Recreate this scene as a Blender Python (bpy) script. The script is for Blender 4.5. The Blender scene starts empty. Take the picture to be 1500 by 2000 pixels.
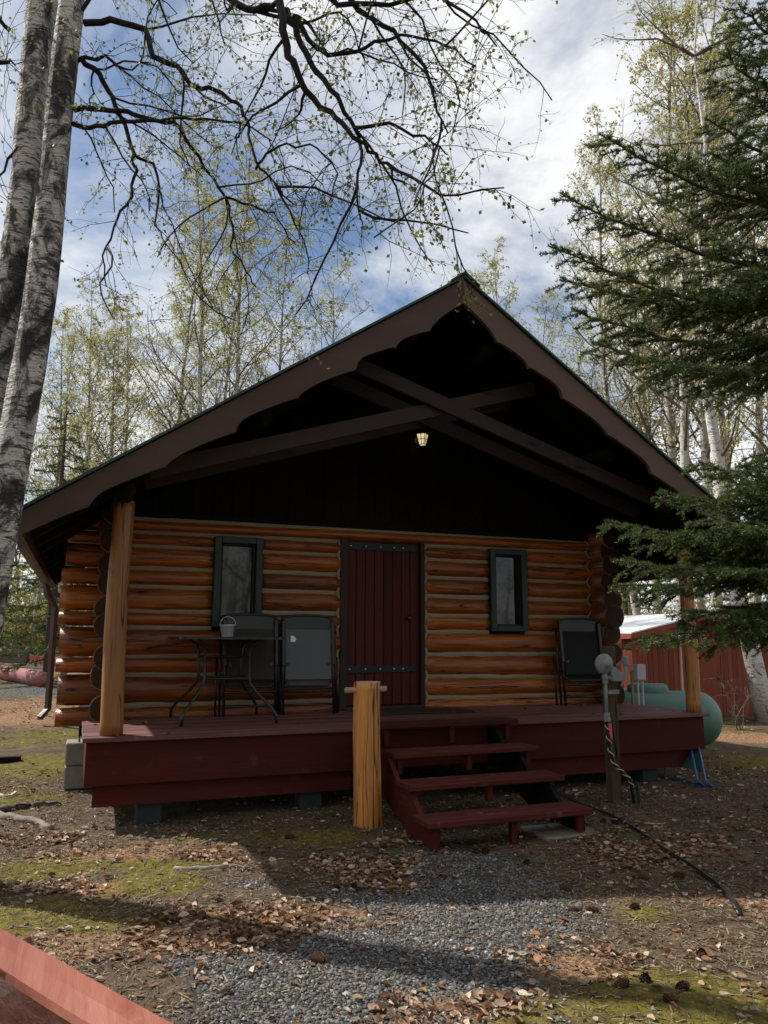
import bpy, bmesh, math, random
import numpy as np
from mathutils import Vector, Matrix, noise as mnoise
R = math.radians
S = bpy.context.scene
COL = S.collection

# ------------------------------------------------------------------ camera
CAMH, YAW, TILT, ROLL, FPX = 1.5, 21.3, 9.25, 0.2, 1502.0
_y, _t, _r = R(YAW), R(TILT), R(ROLL)
CF = np.array([math.sin(_y)*math.cos(_t), math.cos(_y)*math.cos(_t), math.sin(_t)])
_R = np.array([math.cos(_y), -math.sin(_y), 0.0]); _U = np.cross(_R, CF)
CR = _R*math.cos(_r)+_U*math.sin(_r); CU = -_R*math.sin(_r)+_U*math.cos(_r)
FH = np.array([math.sin(_y), math.cos(_y), 0.0])
CAMP = np.array([0.0, 0.0, CAMH])
cam = bpy.data.cameras.new('camera'); co = bpy.data.objects.new('camera', cam); COL.objects.link(co)
cam.sensor_fit = 'VERTICAL'; cam.sensor_height = 24.0; cam.lens = 24.0*FPX/2000.0
cam.clip_start = 0.05; cam.clip_end = 3000
m = Matrix.Identity(4)
for i in range(3):
    m[i][0] = CR[i]; m[i][1] = CU[i]; m[i][2] = -CF[i]; m[i][3] = CAMP[i]
co.matrix_world = m
S.camera = co
S.render.resolution_x, S.render.resolution_y = 768, 1024

# ------------------------------------------------------------------ world and sun
SKYZ = 7.7
SUN_EL = R(43.5); SUN_ROT = R(-45.0)
SUNV = Vector((math.sin(SUN_ROT)*math.cos(SUN_EL), math.cos(SUN_ROT)*math.cos(SUN_EL), math.sin(SUN_EL)))
W = bpy.data.worlds.new('World'); S.world = W; W.use_nodes = True
wn, wl = W.node_tree.nodes, W.node_tree.links
wn.clear()
def wnode(t, **k):
    n = wn.new(t)
    for a, b in k.items(): setattr(n, a, b)
    return n
wout = wnode('ShaderNodeOutputWorld')
sky = wnode('ShaderNodeTexSky'); sky.sky_type = 'NISHITA'; sky.sun_disc = False
sky.sun_elevation = SUN_EL; sky.sun_rotation = SUN_ROT
sky.air_density = 1.0; sky.dust_density = 0.4; sky.ozone_density = 2.0
bg1 = wnode('ShaderNodeBackground'); bg1.inputs[1].default_value = 0.085
wl.new(sky.outputs[0], bg1.inputs[0])
tc = wnode('ShaderNodeTexCoord')
sep = wnode('ShaderNodeSeparateXYZ'); wl.new(tc.outputs['Generated'], sep.inputs[0])
def wmath(op, a, b=None, clamp=False):
    n = wnode('ShaderNodeMath', operation=op, use_clamp=clamp)
    for i, v in enumerate((a, b)):
        if v is None: continue
        if isinstance(v, (int, float)): n.inputs[i].default_value = v
        else: wl.new(v, n.inputs[i])
    return n.outputs[0]
zc = wmath('MAXIMUM', wmath('ADD', sep.outputs[2], 0.18), 0.03)
cmb = wnode('ShaderNodeCombineXYZ'); cmb.inputs[2].default_value = SKYZ
wl.new(wmath('DIVIDE', sep.outputs[0], zc), cmb.inputs[0]); wl.new(wmath('DIVIDE', sep.outputs[1], zc), cmb.inputs[1])
def wnoise(vec, scale, detail, rough, dist=0.0):
    n = wnode('ShaderNodeTexNoise'); n.inputs['Scale'].default_value = scale; n.inputs['Detail'].default_value = detail
    n.inputs['Roughness'].default_value = rough; n.inputs['Distortion'].default_value = dist
    wl.new(vec, n.inputs['Vector']); return n.outputs[0]
def wramp(fac, stops):
    n = wnode('ShaderNodeValToRGB'); e = n.color_ramp.elements
    while len(e) < len(stops): e.new(0.5)
    for el, (p, c) in zip(e, stops): el.position = p; el.color = (*c, 1) if len(c) == 3 else c
    wl.new(fac, n.inputs[0]); return n.outputs[0]
n1 = wnoise(cmb.outputs[0], 1.35, 9, 0.62, 0.35)
n2 = wnoise(cmb.outputs[0], 0.8, 3, 0.5)
cov = wmath('ADD', wmath('MULTIPLY', n1, 0.75), wmath('MULTIPLY', n2, 0.35))
cmask = wramp(cov, [(0.42, (0, 0, 0)), (0.565, (1, 1, 1))])
n3 = wnoise(cmb.outputs[0], 2.4, 6, 0.6, 0.2)
ccol = wramp(n3, [(0.30, (0.50, 0.57, 0.70)), (0.55, (0.98, 0.99, 1.0))])
bg2 = wnode('ShaderNodeBackground'); bg2.inputs[1].default_value = 0.76
wl.new(ccol, bg2.inputs[0])
mx = wnode('ShaderNodeMixShader'); wl.new(cmask, mx.inputs[0]); wl.new(bg1.outputs[0], mx.inputs[1]); wl.new(bg2.outputs[0], mx.inputs[2])
wl.new(mx.outputs[0], wout.inputs[0])
sl = bpy.data.lights.new('sun', 'SUN'); sl.energy = 5.0; sl.angle = R(0.8); sl.color = (1.0, 0.95, 0.87)
so = bpy.data.objects.new('sun', sl); COL.objects.link(so)
so.rotation_euler = SUNV.to_track_quat('Z', 'Y').to_euler()
S.view_settings.view_transform = 'Standard'; S.view_settings.look = 'None'
S.view_settings.exposure = 0.4; S.view_settings.gamma = 1.0
S.cycles.max_bounces = 6; S.cycles.transparent_max_bounces = 8

# ------------------------------------------------------------------ helpers
rnd = random.Random(7)
nr = np.random.RandomState(11)
def ray(px, py): return CF + CR*((px-750)/FPX) - CU*((py-1000)/FPX)
def PY(px, py, Y): d = ray(px, py); return CAMP + d*(Y/d[1])
def PF(px, py, D): d = ray(px, py); return CAMP + d*(D/(d@FH))
def sstep(a, b, x): t = np.clip((x-a)/(b-a), 0, 1); return t*t*(3-2*t)
def gz(x, y):
    x = np.asarray(x, float); y = np.asarray(y, float)
    left = 1-sstep(0.5, 5.0, x)
    r = np.clip(y-8.8, 0, None)
    rise = 0.046*r*left + 0.004*r*(1-left)
    rise = np.minimum(rise, 0.95)
    b = 0.018*np.sin(1.7*x+0.6)*np.sin(1.3*y+1.1)+0.010*np.sin(4.1*x+2.0*y)
    return rise + b*sstep(1.0, 3.0, np.hypot(x, y))
def PG(px, py):
    d = ray(px, py); s = 0.5
    for _ in range(4000):
        p = CAMP+d*s
        if p[2] <= gz(p[0], p[1]): break
        s += 0.02
    return p
_tab = np.random.RandomState(3).rand(64, 64)
def vnoise(x, y):
    xi = np.floor(x).astype(int); yi = np.floor(y).astype(int); fx = x-xi; fy = y-yi
    fx = fx*fx*(3-2*fx); fy = fy*fy*(3-2*fy); g = lambda a, b: _tab[a % 64, b % 64]
    return (g(xi, yi)*(1-fx)+g(xi+1, yi)*fx)*(1-fy)+(g(xi, yi+1)*(1-fx)+g(xi+1, yi+1)*fx)*fy
def fbm(x, y, o=4):
    v = 0; a = 0.5
    for k in range(o): v = v+a*vnoise(x*2**k+17*k, y*2**k+31*k); a *= 0.5
    return v

def org(o):
    v = Vector((0, 0, 0))
    while o is not None: v = v+o.location; o = o.parent
    return v
def tag(o, label=None, cat=None, group=None, kind=None):
    if label: o['label'] = label
    if cat: o['category'] = cat
    if group: o['group'] = group
    if kind: o['kind'] = kind
    return o
def thing(name, label, cat, loc=(0, 0, 0), group=None):
    o = bpy.data.objects.new(name, None); COL.objects.link(o); o.location = loc
    o.empty_display_size = 0.1
    return tag(o, label, cat, group)
def copy_tree(o, parent=None):
    c = o.copy(); COL.objects.link(c); c.parent = parent
    for ch in list(o.children): copy_tree(ch, c)
    return c
class MB:
    def __init__(s): s.v = []; s.f = []
    def add(s, vs, fs):
        b = len(s.v); s.v.extend([tuple(map(float, v)) for v in vs]); s.f.extend([tuple(i+b for i in f) for f in fs]); return s
    def box(s, x0, x1, y0, y1, z0, z1):
        return s.add([(x0,y0,z0),(x1,y0,z0),(x1,y1,z0),(x0,y1,z0),(x0,y0,z1),(x1,y0,z1),(x1,y1,z1),(x0,y1,z1)],
                     [(0,3,2,1),(4,5,6,7),(0,1,5,4),(1,2,6,5),(2,3,7,6),(3,0,4,7)])
    def bar(s, a, b, w, h, up=(0, 0, 1)):
        a = Vector(a); b = Vector(b); d = (b-a).normalized(); u = Vector(up); sd = d.cross(u).normalized(); u = sd.cross(d)
        vs = [p+sd*(i*w/2)+u*(j*h/2) for p in (a, b) for i, j in ((-1,-1),(1,-1),(1,1),(-1,1))]
        return s.add(vs, [(0,1,2,3),(7,6,5,4),(0,4,5,1),(1,5,6,2),(2,6,7,3),(3,7,4,0)])
    def tube(s, pts, rad, n=8, cap=True, jit=0.0):
        pts = [Vector(p) for p in pts]; k = len(pts)
        if not hasattr(rad, '__len__'): rad = [rad]*k
        ref = None; vs = []; fs = []
        for i, p in enumerate(pts):
            t = (pts[min(i+1, k-1)]-pts[max(i-1, 0)])
            t = t.normalized() if t.length > 1e-9 else Vector((0, 0, 1))
            if ref is None:
                ref = t.cross(Vector((0, 0, 1)) if abs(t.z) < 0.9 else Vector((1, 0, 0))).normalized()
            else:
                ref = (ref-t*ref.dot(t)); ref = ref.normalized() if ref.length > 1e-6 else t.orthogonal().normalized()
            q = t.cross(ref)
            for j in range(n):
                a = 2*math.pi*j/n; rr = rad[i]*(1+(rnd.uniform(-jit, jit) if jit else 0))
                vs.append(p+ref*(math.cos(a)*rr)+q*(math.sin(a)*rr))
        for i in range(k-1):
            for j in range(n):
                j2 = (j+1) % n; fs.append((i*n+j, i*n+j2, (i+1)*n+j2, (i+1)*n+j))
        if cap: fs.append(tuple(range(n-1, -1, -1))); fs.append(tuple((k-1)*n+j for j in range(n)))
        return s.add(vs, fs)
    def lathe(s, prof, c=(0, 0, 0), n=20, axis='z'):
        c = Vector(c); vs = []; fs = []
        for (r, h) in prof:
            for j in range(n):
                a = 2*math.pi*j/n; u, v = r*math.cos(a), r*math.sin(a)
                vs.append(c+(Vector((u, v, h)) if axis == 'z' else Vector((h, u, v)) if axis == 'x' else Vector((v, h, u))))
        for i in range(len(prof)-1):
            for j in range(n):
                j2 = (j+1) % n; fs.append((i*n+j, i*n+j2, (i+1)*n+j2, (i+1)*n+j))
        fs.append(tuple(range(n-1, -1, -1))); fs.append(tuple((len(prof)-1)*n+j for j in range(n)))
        return s.add(vs, fs)
    def prism(s, poly, y0, y1):      # polygon of (x, z) extruded in y
        n = len(poly)
        vs = [(x, y0, z) for x, z in poly]+[(x, y1, z) for x, z in poly]
        return s.add(vs, [tuple(range(n)), tuple(range(2*n-1, n-1, -1))]+[(i, n+i, n+(i+1) % n, (i+1) % n) for i in range(n)])
    def build(s, name, mat, parent=None, smooth=False, bevel=0.0, local=False):
        me = bpy.data.meshes.new(name)
        o0 = Vector((0, 0, 0)) if (parent is None or local) else org(parent)
        me.from_pydata([(v[0]-o0.x, v[1]-o0.y, v[2]-o0.z) for v in s.v], [], s.f)
        bm = bmesh.new(); bm.from_mesh(me); bmesh.ops.recalc_face_normals(bm, faces=bm.faces)
        if bevel > 0:
            es = [e for e in bm.edges if len(e.link_faces) == 2 and e.calc_face_angle(0) > 0.6]
            bmesh.ops.bevel(bm, geom=es, offset=bevel, segments=1, affect='EDGES', clamp_overlap=True)
        bm.to_mesh(me); bm.free()
        if smooth: me.shade_smooth()
        me.materials.append(mat)
        o = bpy.data.objects.new(name, me); COL.objects.link(o); o.parent = parent
        return o
def fast_mesh(name, V, F, mat, parent=None, smooth=False, tint=None):
    # V (n,3) array, F (m,k) int array, all faces with the same corner count
    me = bpy.data.meshes.new(name); V = np.asarray(V, np.float32); F = np.asarray(F, np.int32); k = F.shape[1]
    if parent is not None: V = V-np.array(org(parent), np.float32)
    me.vertices.add(len(V)); me.vertices.foreach_set('co', V.ravel())
    me.loops.add(F.size); me.loops.foreach_set('vertex_index', F.ravel())
    me.polygons.add(len(F)); me.polygons.foreach_set('loop_start', np.arange(0, F.size, k, dtype=np.int32))
    me.polygons.foreach_set('loop_total', np.full(len(F), k, np.int32))
    me.update(calc_edges=True)
    if tint is not None:
        a = me.color_attributes.new('tint', 'FLOAT_COLOR', 'POINT'); a.data.foreach_set('color', np.concatenate([tint, np.ones((len(tint), 1))], 1).astype(np.float32).ravel())
    if smooth: me.shade_smooth()
    me.materials.append(mat)
    o = bpy.data.objects.new(name, me); COL.objects.link(o); o.parent = parent
    return o

# ------------------------------------------------------------------ materials
class MT:
    def __init__(s, name, rough=0.6, spec=0.4):
        s.m = bpy.data.materials.new(name); s.m.use_nodes = True
        s.n, s.l = s.m.node_tree.nodes, s.m.node_tree.links
        s.b = s.n['Principled BSDF']; s.out = s.n['Material Output']
        s.b.inputs['Roughness'].default_value = rough; s.b.inputs['Specular IOR Level'].default_value = spec
        s._tc = None
    def lk(s, a, b): s.l.new(a, b)
    def tc(s, kind='Object'):
        if s._tc is None: s._tc = s.n.new('ShaderNodeTexCoord')
        return s._tc.outputs[kind]
    def rndoff(s, vec, amt=20.0):
        oi = s.n.new('ShaderNodeObjectInfo'); mu = s.n.new('ShaderNodeVectorMath'); mu.operation = 'SCALE'
        cb = s.n.new('ShaderNodeCombineXYZ')
        for i in range(3): s.lk(oi.outputs['Random'], cb.inputs[i])
        s.lk(cb.outputs[0], mu.inputs[0]); mu.inputs['Scale'].default_value = amt
        ad = s.n.new('ShaderNodeVectorMath'); ad.operation = 'ADD'; s.lk(vec, ad.inputs[0]); s.lk(mu.outputs[0], ad.inputs[1])
        return ad.outputs[0]
    def map(s, vec, scale): 
        n = s.n.new('ShaderNodeMapping'); n.inputs['Scale'].default_value = scale; s.lk(vec, n.inputs[0]); return n.outputs[0]
    def noise(s, vec, scale, detail=4, rough=0.55, dist=0.0):
        n = s.n.new('ShaderNodeTexNoise'); n.inputs['Scale'].default_value = scale; n.inputs['Detail'].default_value = detail
        n.inputs['Roughness'].default_value = rough; n.inputs['Distortion'].default_value = dist
        if vec is not None: s.lk(vec, n.inputs['Vector'])
        return n.outputs[0]
    def voro(s, vec, scale, feature='F1', out='Distance', rand=1.0):
        n = s.n.new('ShaderNodeTexVoronoi'); n.feature = feature; n.inputs['Scale'].default_value = scale
        n.inputs['Randomness'].default_value = rand
        if vec is not None: s.lk(vec, n.inputs['Vector'])
        return n.outputs[out]
    def ramp(s, fac, stops, interp='LINEAR'):
        n = s.n.new('ShaderNodeValToRGB'); e = n.color_ramp.elements; n.color_ramp.interpolation = interp
        while len(e) < len(stops): e.new(0.5)
        for el, (p, c) in zip(e, stops): el.position = p; el.color = ((c, c, c, 1) if isinstance(c, (int, float)) else (*c, 1))
        s.lk(fac, n.inputs[0]); return n.outputs[0]
    def mix(s, fac, a, b, mode='MIX'):
        n = s.n.new('ShaderNodeMix'); n.data_type = 'RGBA'; n.blend_type = mode
        for v, i in ((fac, 0), (a, 6), (b, 7)):
            if isinstance(v, (int, float)): n.inputs[i].default_value = v
            elif isinstance(v, tuple): n.inputs[i].default_value = (*v, 1)
            else: s.lk(v, n.inputs[i])
        return n.outputs[2]
    def math(s, op, a, b=None, clamp=False):
        n = s.n.new('ShaderNodeMath'); n.operation = op; n.use_clamp = clamp
        for i, v in enumerate((a, b)):
            if v is None: continue
            if isinstance(v, (int, float)): n.inputs[i].default_value = v
            else: s.lk(v, n.inputs[i])
        return n.outputs[0]
    def col(s, c):
        if isinstance(c, tuple): s.b.inputs['Base Color'].default_value = (*c, 1)
        else: s.lk(c, s.b.inputs['Base Color'])
        return s
    def bump(s, h, strength=0.4, dist=0.01):
        n = s.n.new('ShaderNodeBump'); n.inputs['Strength'].default_value = strength; n.inputs['Distance'].default_value = dist
        s.lk(h, n.inputs['Height']); s.lk(n.outputs[0], s.b.inputs['Normal']); return s
    def rough(s, r): s.lk(r, s.b.inputs['Roughness']); return s

def wood(name, dark, mid, light, axis='x', rough=0.4, spec=0.5, sc=1.0, crack=True, knots=True, bump=0.35, worn=None):
    t = MT(name, rough, spec); v = t.rndoff(t.tc())
    st = {'x': (0.9, 14, 14), 'y': (14, 0.9, 14), 'z': (14, 14, 0.9)}[axis]; st = tuple(a*sc for a in st)
    g = t.noise(t.map(v, st), 1.6, 6, 0.65, 0.6)
    big = t.noise(t.map(v, tuple(a*0.16 for a in st)), 1.5, 3, 0.5)
    c = t.ramp(g, [(0.24, dark), (0.47, mid), (0.74, light)])
    c = t.mix(t.ramp(big, [(0.35, 0.55), (0.68, 0.0)]), c, dark)
    h = g
    if knots:
        kst = {'x': (1.0, 3.2, 3.2), 'y': (3.2, 1.0, 3.2), 'z': (3.2, 3.2, 1.0)}[axis]
        kd = t.voro(t.map(v, tuple(a*sc for a in kst)), 1.5)
        c = t.mix(t.ramp(kd, [(0.06, 0.9), (0.17, 0.0)]), c, tuple(a*0.25 for a in dark))
    if crack:
        cst = {'x': (0.55, 11, 11), 'y': (11, 0.55, 11), 'z': (11, 11, 0.55)}[axis]
        cr = t.noise(t.map(v, tuple(a*sc for a in cst)), 1.0, 2, 0.4, 0.3)
        cm = t.ramp(cr, [(0.480, 0.0), (0.497, 1.0), (0.505, 1.0), (0.522, 0.0)])
        msk = t.ramp(t.noise(t.map(v, tuple(a*0.12 for a in st)), 2.3, 2), [(0.44, 0.0), (0.52, 1.0)])
        cm = t.math('MULTIPLY', cm, msk)
        c = t.mix(cm, c, tuple(a*0.12 for a in dark)); h = t.math('SUBTRACT', g, cm)
    if worn:
        wm = t.ramp(t.noise(v, 5.0, 6, 0.7), [(0.60, 0.0), (0.78, 0.7)])
        c = t.mix(wm, c, worn)
    oi = t.n.new('ShaderNodeObjectInfo')
    tone = t.ramp(oi.outputs['Random'], [(0.0, 0.66), (1.0, 1.22)])
    c = t.mix(1.0, c, tone, 'MULTIPLY')
    t.col(c).bump(h, bump, 0.006)
    t.rough(t.ramp(g, [(0.3, rough*0.8), (0.7, min(1, rough*1.35))]))
    return t.m
M = {}
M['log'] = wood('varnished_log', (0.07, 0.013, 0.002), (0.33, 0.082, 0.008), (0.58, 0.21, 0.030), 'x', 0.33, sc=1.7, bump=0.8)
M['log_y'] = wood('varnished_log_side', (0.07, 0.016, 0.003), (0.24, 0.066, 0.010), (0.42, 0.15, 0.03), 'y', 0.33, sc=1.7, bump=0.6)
M['post'] = wood('varnished_post', (0.20, 0.075, 0.02), (0.46, 0.19, 0.045), (0.60, 0.29, 0.08), 'z', 0.45, sc=1.5, bump=0.7)
M['bollard'] = wood('bollard_wood', (0.24, 0.085, 0.018), (0.52, 0.21, 0.045), (0.66, 0.30, 0.07), 'z', 0.42, sc=1.5, bump=0.8)
M['red_x'] = wood('red_paint_boards', (0.048, 0.0085, 0.006), (0.080, 0.015, 0.011), (0.115, 0.027, 0.021), 'x', 0.7, 0.15, crack=False, knots=False, bump=0.3, worn=(0.13, 0.065, 0.055))
M['deck_x'] = wood('faded_red_deck', (0.085, 0.030, 0.026), (0.15, 0.060, 0.052), (0.24, 0.115, 0.10), 'x', 0.6, 0.35, crack=False, knots=False, bump=0.3, worn=(0.28, 0.17, 0.15))
M['tread'] = wood('worn_red_tread', (0.048, 0.0095, 0.007), (0.085, 0.019, 0.015), (0.13, 0.036, 0.03), 'x', 0.7, 0.15, crack=False, knots=False, bump=0.3, worn=(0.26, 0.17, 0.15))
M['red_y'] = wood('red_paint_boards_y', (0.048, 0.0085, 0.006), (0.080, 0.015, 0.011), (0.115, 0.027, 0.021), 'y', 0.7, 0.15, crack=False, knots=False, bump=0.2)
M['red_z'] = wood('red_paint_boards_z', (0.048, 0.0085, 0.006), (0.080, 0.015, 0.011), (0.115, 0.027, 0.021), 'z', 0.7, 0.15, crack=False, knots=False, bump=0.2)
M['door'] = wood('door_planks', (0.028, 0.0045, 0.0035), (0.080, 0.013, 0.008), (0.13, 0.028, 0.018), 'z', 0.55, 0.2, crack=False, knots=False)
M['brown'] = wood('brown_trim_paint', (0.080, 0.047, 0.036), (0.108, 0.066, 0.052), (0.135, 0.083, 0.066), 'x', 0.6, 0.3, crack=False, knots=False, bump=0.12)
M['dark'] = wood('dark_shade_boards', (0.003, 0.002, 0.0018), (0.006, 0.004, 0.0032), (0.010, 0.0065, 0.005), 'y', 0.75, 0.2, crack=False, knots=False)  # near-black base stands in for the deep shade of porch ceiling and gable
M['truss'] = wood('truss_boards', (0.022, 0.013, 0.010), (0.038, 0.023, 0.017), (0.055, 0.034, 0.026), 'x', 0.65, 0.3, crack=False)
M['railside'] = wood('rail_brown', (0.028, 0.006, 0.003), (0.07, 0.017, 0.008), (0.15, 0.045, 0.025), 'y', 0.25, 0.6, sc=1.3, crack=False, knots=False, bump=0.7)  # rail sides are a darker brown than the flat top
M['pinklog'] = wood('faded_red_log', (0.30, 0.12, 0.11), (0.42, 0.18, 0.17), (0.5, 0.25, 0.23), 'x', 0.7, 0.2, knots=False)
M['shed'] = wood('shed_red_siding', (0.16, 0.035, 0.018), (0.24, 0.055, 0.028), (0.30, 0.08, 0.045), 'z', 0.65, 0.3, crack=False, knots=False)
M['oldwood'] = wood('weathered_post', (0.06, 0.04, 0.022), (0.13, 0.09, 0.05), (0.2, 0.15, 0.09), 'z', 0.8, 0.2, knots=False)
M['grey_wood'] = wood('grey_dead_wood', (0.10, 0.085, 0.07), (0.22, 0.19, 0.16), (0.34, 0.30, 0.26), 'x', 0.85, 0.2, knots=False)
M['stake'] = wood('pale_stake', (0.35, 0.25, 0.15), (0.5, 0.38, 0.24), (0.6, 0.48, 0.33), 'z', 0.7, 0.2, knots=False)
def plain(name, c, rough=0.5, spec=0.4, metal=0.0, var=0.15, sc=12.0, bump=0.0, emit=None):
    t = MT(name, rough, spec); n = t.noise(t.tc(), sc, 5, 0.6)
    t.col(t.mix(n, tuple(a*(1-var) for a in c), tuple(min(1, a*(1+var)) for a in c)))
    t.b.inputs['Metallic'].default_value = metal
    if bump: t.bump(n, bump, 0.004)
    if emit: t.b.inputs['Emission Color'].default_value = (*emit[:3], 1); t.b.inputs['Emission Strength'].default_value = emit[3]
    return t.m
M['rail'] = wood('rail_pink', (0.20, 0.058, 0.036), (0.29, 0.090, 0.058), (0.35, 0.12, 0.08), 'y', 0.5, 0.4, crack=False, knots=False, bump=0.4, worn=(0.42, 0.22, 0.165))  # pinker and paler than the rail sides
M['chink'] = plain('chinking', (0.30, 0.235, 0.165), 0.85, 0.2, var=0.2, sc=25, bump=0.3)
M['endgrain'] = plain('log_end_grain', (0.040, 0.018, 0.010), 0.7, 0.2, var=0.6, sc=30)
M['rimchink'] = plain('log_end_rim', (0.16, 0.115, 0.075), 0.85, 0.2, var=0.5, sc=14)
M['green'] = plain('green_frame', (0.010, 0.030, 0.026), 0.45)
M['roofgreen'] = plain('green_metal_roof', (0.022, 0.05, 0.036), 0.45, 0.4, metal=0.0)
M['black'] = plain('black_metal', (0.012, 0.012, 0.013), 0.35, 0.5, var=0.3)
M['strap'] = plain('black_iron', (0.010, 0.014, 0.015), 0.5)
M['bolt'] = plain('bright_bolt', (0.75, 0.75, 0.75), 0.3, 0.5)
M['meshgrey'] = plain('grey_sling_fabric', (0.115, 0.125, 0.132), 0.8, 0.2, sc=300, var=0.3)
M['meshbrown'] = plain('brown_sling_fabric', (0.045, 0.038, 0.028), 0.8, 0.2, sc=300, var=0.3)
M['meshdark'] = plain('dark_sling_fabric', (0.016, 0.017, 0.018), 0.8, 0.2, sc=300, var=0.3)
M['white'] = plain('white_tag', (0.8, 0.8, 0.78), 0.6)
M['galv'] = plain('galvanised_steel', (0.55, 0.56, 0.56), 0.38, 0.5, metal=0.35, sc=18, var=0.25)
M['greymetal'] = plain('grey_painted_metal', (0.22, 0.235, 0.24), 0.5, 0.4, var=0.25, sc=40)
M['boxgrey'] = plain('utility_box_grey', (0.45, 0.47, 0.48), 0.5)
M['tank'] = plain('tank_green_paint', (0.075, 0.165, 0.128), 0.45, 0.5, var=0.2, sc=9)
M['concrete'] = plain('concrete', (0.24, 0.22, 0.185), 0.9, 0.2, var=0.35, sc=14, bump=0.5)
M['mat'] = plain('door_mat', (0.045, 0.032, 0.022), 0.95, 0.1, var=0.5, sc=90, bump=0.6)
M['pink'] = plain('pink_ribbon', (0.75, 0.08, 0.2), 0.6)
M['yellow'] = plain('yellow_wire', (0.65, 0.55, 0.25), 0.5)
M['blue'] = plain('blue_tube', (0.03, 0.10, 0.30), 0.4)
M['greenpanel'] = plain('green_panel', (0.03, 0.09, 0.07), 0.6)
M['hose'] = plain('black_hose', (0.012, 0.012, 0.012), 0.45)
M['whiteroof'] = plain('pale_metal_roof', (0.72, 0.74, 0.76), 0.45, 0.4, var=0.08)
M['redhose'] = plain('red_hose', (0.35, 0.05, 0.06), 0.5)
M['gutter'] = plain('brown_gutter', (0.055, 0.038, 0.034), 0.5)
M['lamp_glass'] = plain('lamp_cream_glass', (0.8, 0.7, 0.45), 0.3, 0.5, var=0.1, emit=(1.0, 0.80, 0.42, 0.55))
M['block'] = plain('dark_treated_block', (0.03, 0.04, 0.04), 0.8, 0.2, var=0.4)
M['cone'] = plain('spruce_cone_scales', (0.075, 0.035, 0.020), 0.8, 0.2, var=0.4, sc=60)
M['dry'] = plain('dry_grass_blades', (0.5, 0.40, 0.24), 0.8, 0.1, var=0.3, sc=3)
def glass_mat():
    t = MT('window_glass', 0.03, 0.5); t.col((0.012, 0.014, 0.015)); t.b.inputs['IOR'].default_value = 1.52
    return t.m
M['glass'] = glass_mat()
def bark_birch(name, white=(0.62, 0.585, 0.54), amount=0.0, ps=1.0):
    t = MT(name, 0.8, 0.2); v = t.tc()
    len_ = t.noise(t.map(v, (7, 7, 30)), 1.0, 6, 0.75, 0.8)
    patch = t.noise(t.map(v, (3.5*ps, 3.5*ps, 2.2*ps)), 1.0, 8, 0.75, 1.0)
    fine = t.noise(t.map(v, (14, 14, 60)), 1.0, 3, 0.6)
    c = t.mix(fine, tuple(a*0.72 for a in white), white)
    m1 = t.ramp(len_, [(0.575-amount*.6, 0.0), (0.63-amount*.6, 0.9)])
    m2 = t.ramp(patch, [(0.56-amount, 0.0), (0.66-amount, 0.95)])
    bigp = t.noise(t.map(v, (1.9, 1.9, 1.0)), 1.0, 7, 0.7, 1.2)
    m3 = t.ramp(bigp, [(0.535-amount, 0.0), (0.60-amount, 0.95)]) if amount > 0.03 else m2
    c = t.mix(m1, c, (0.05, 0.042, 0.036)); c = t.mix(m2, c, (0.035, 0.03, 0.026)); c = t.mix(m3, c, t.mix(fine, (0.018, 0.015, 0.013), (0.10, 0.088, 0.075)))
    t.col(c); h = t.math('SUBTRACT', fine, t.math('MULTIPLY', t.math('MAXIMUM', m1, m2), 0.8)); t.bump(h, 1.0, 0.03)
    return t.m
M['birch'] = bark_birch('birch_bark', amount=0.045, ps=1.5)
M['birch_white'] = bark_birch('white_birch_bark', (0.68, 0.65, 0.6), -0.01)
M['birch_far'] = bark_birch('birch_bark_far', (0.55, 0.52, 0.47), 0.02)
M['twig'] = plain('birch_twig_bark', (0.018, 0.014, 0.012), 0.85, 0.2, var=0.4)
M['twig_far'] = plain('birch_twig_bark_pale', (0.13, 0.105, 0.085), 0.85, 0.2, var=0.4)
M['spruce_bark'] = plain('spruce_bark', (0.07, 0.052, 0.042), 0.9, 0.2, var=0.5, sc=20, bump=0.8)
def leafmat(name, a, b, trans=0.45, sc=3.0):
    t = MT(name, 0.55, 0.3)
    c = t.mix(t.noise(t.tc(), sc, 3, 0.6), a, b); t.col(c)
    tr = t.n.new('ShaderNodeBsdfTranslucent'); t.lk(c, tr.inputs[0])
    mx = t.n.new('ShaderNodeMixShader'); mx.inputs[0].default_value = trans
    t.lk(t.b.outputs[0], mx.inputs[1]); t.lk(tr.outputs[0], mx.inputs[2]); t.lk(mx.outputs[0], t.out.inputs[0])
    return t.m
def tinted(name, rough, trans):
    t = MT(name, rough, 0.25); a = t.n.new('ShaderNodeAttribute'); a.attribute_name = 'tint'
    c = t.mix(t.ramp(t.noise(t.tc(), 90.0, 3, 0.6), [(0.3, 0.55), (0.7, 0.0)]), a.outputs['Color'], (0.04, 0.03, 0.022)); t.col(c)
    if trans:
        tr = t.n.new('ShaderNodeBsdfTranslucent'); t.lk(c, tr.inputs[0]); mx = t.n.new('ShaderNodeMixShader'); mx.inputs[0].default_value = trans
        t.lk(t.b.outputs[0], mx.inputs[1]); t.lk(tr.outputs[0], mx.inputs[2]); t.lk(mx.outputs[0], t.out.inputs[0])
    return t.m
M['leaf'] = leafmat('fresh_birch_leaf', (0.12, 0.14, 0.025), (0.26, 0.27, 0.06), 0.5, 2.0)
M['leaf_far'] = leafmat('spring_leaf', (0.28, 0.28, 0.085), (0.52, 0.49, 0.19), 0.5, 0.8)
M['bushleaf'] = leafmat('bush_leaf', (0.16, 0.17, 0.03), (0.32, 0.29, 0.07), 0.4, 1.0)
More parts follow.
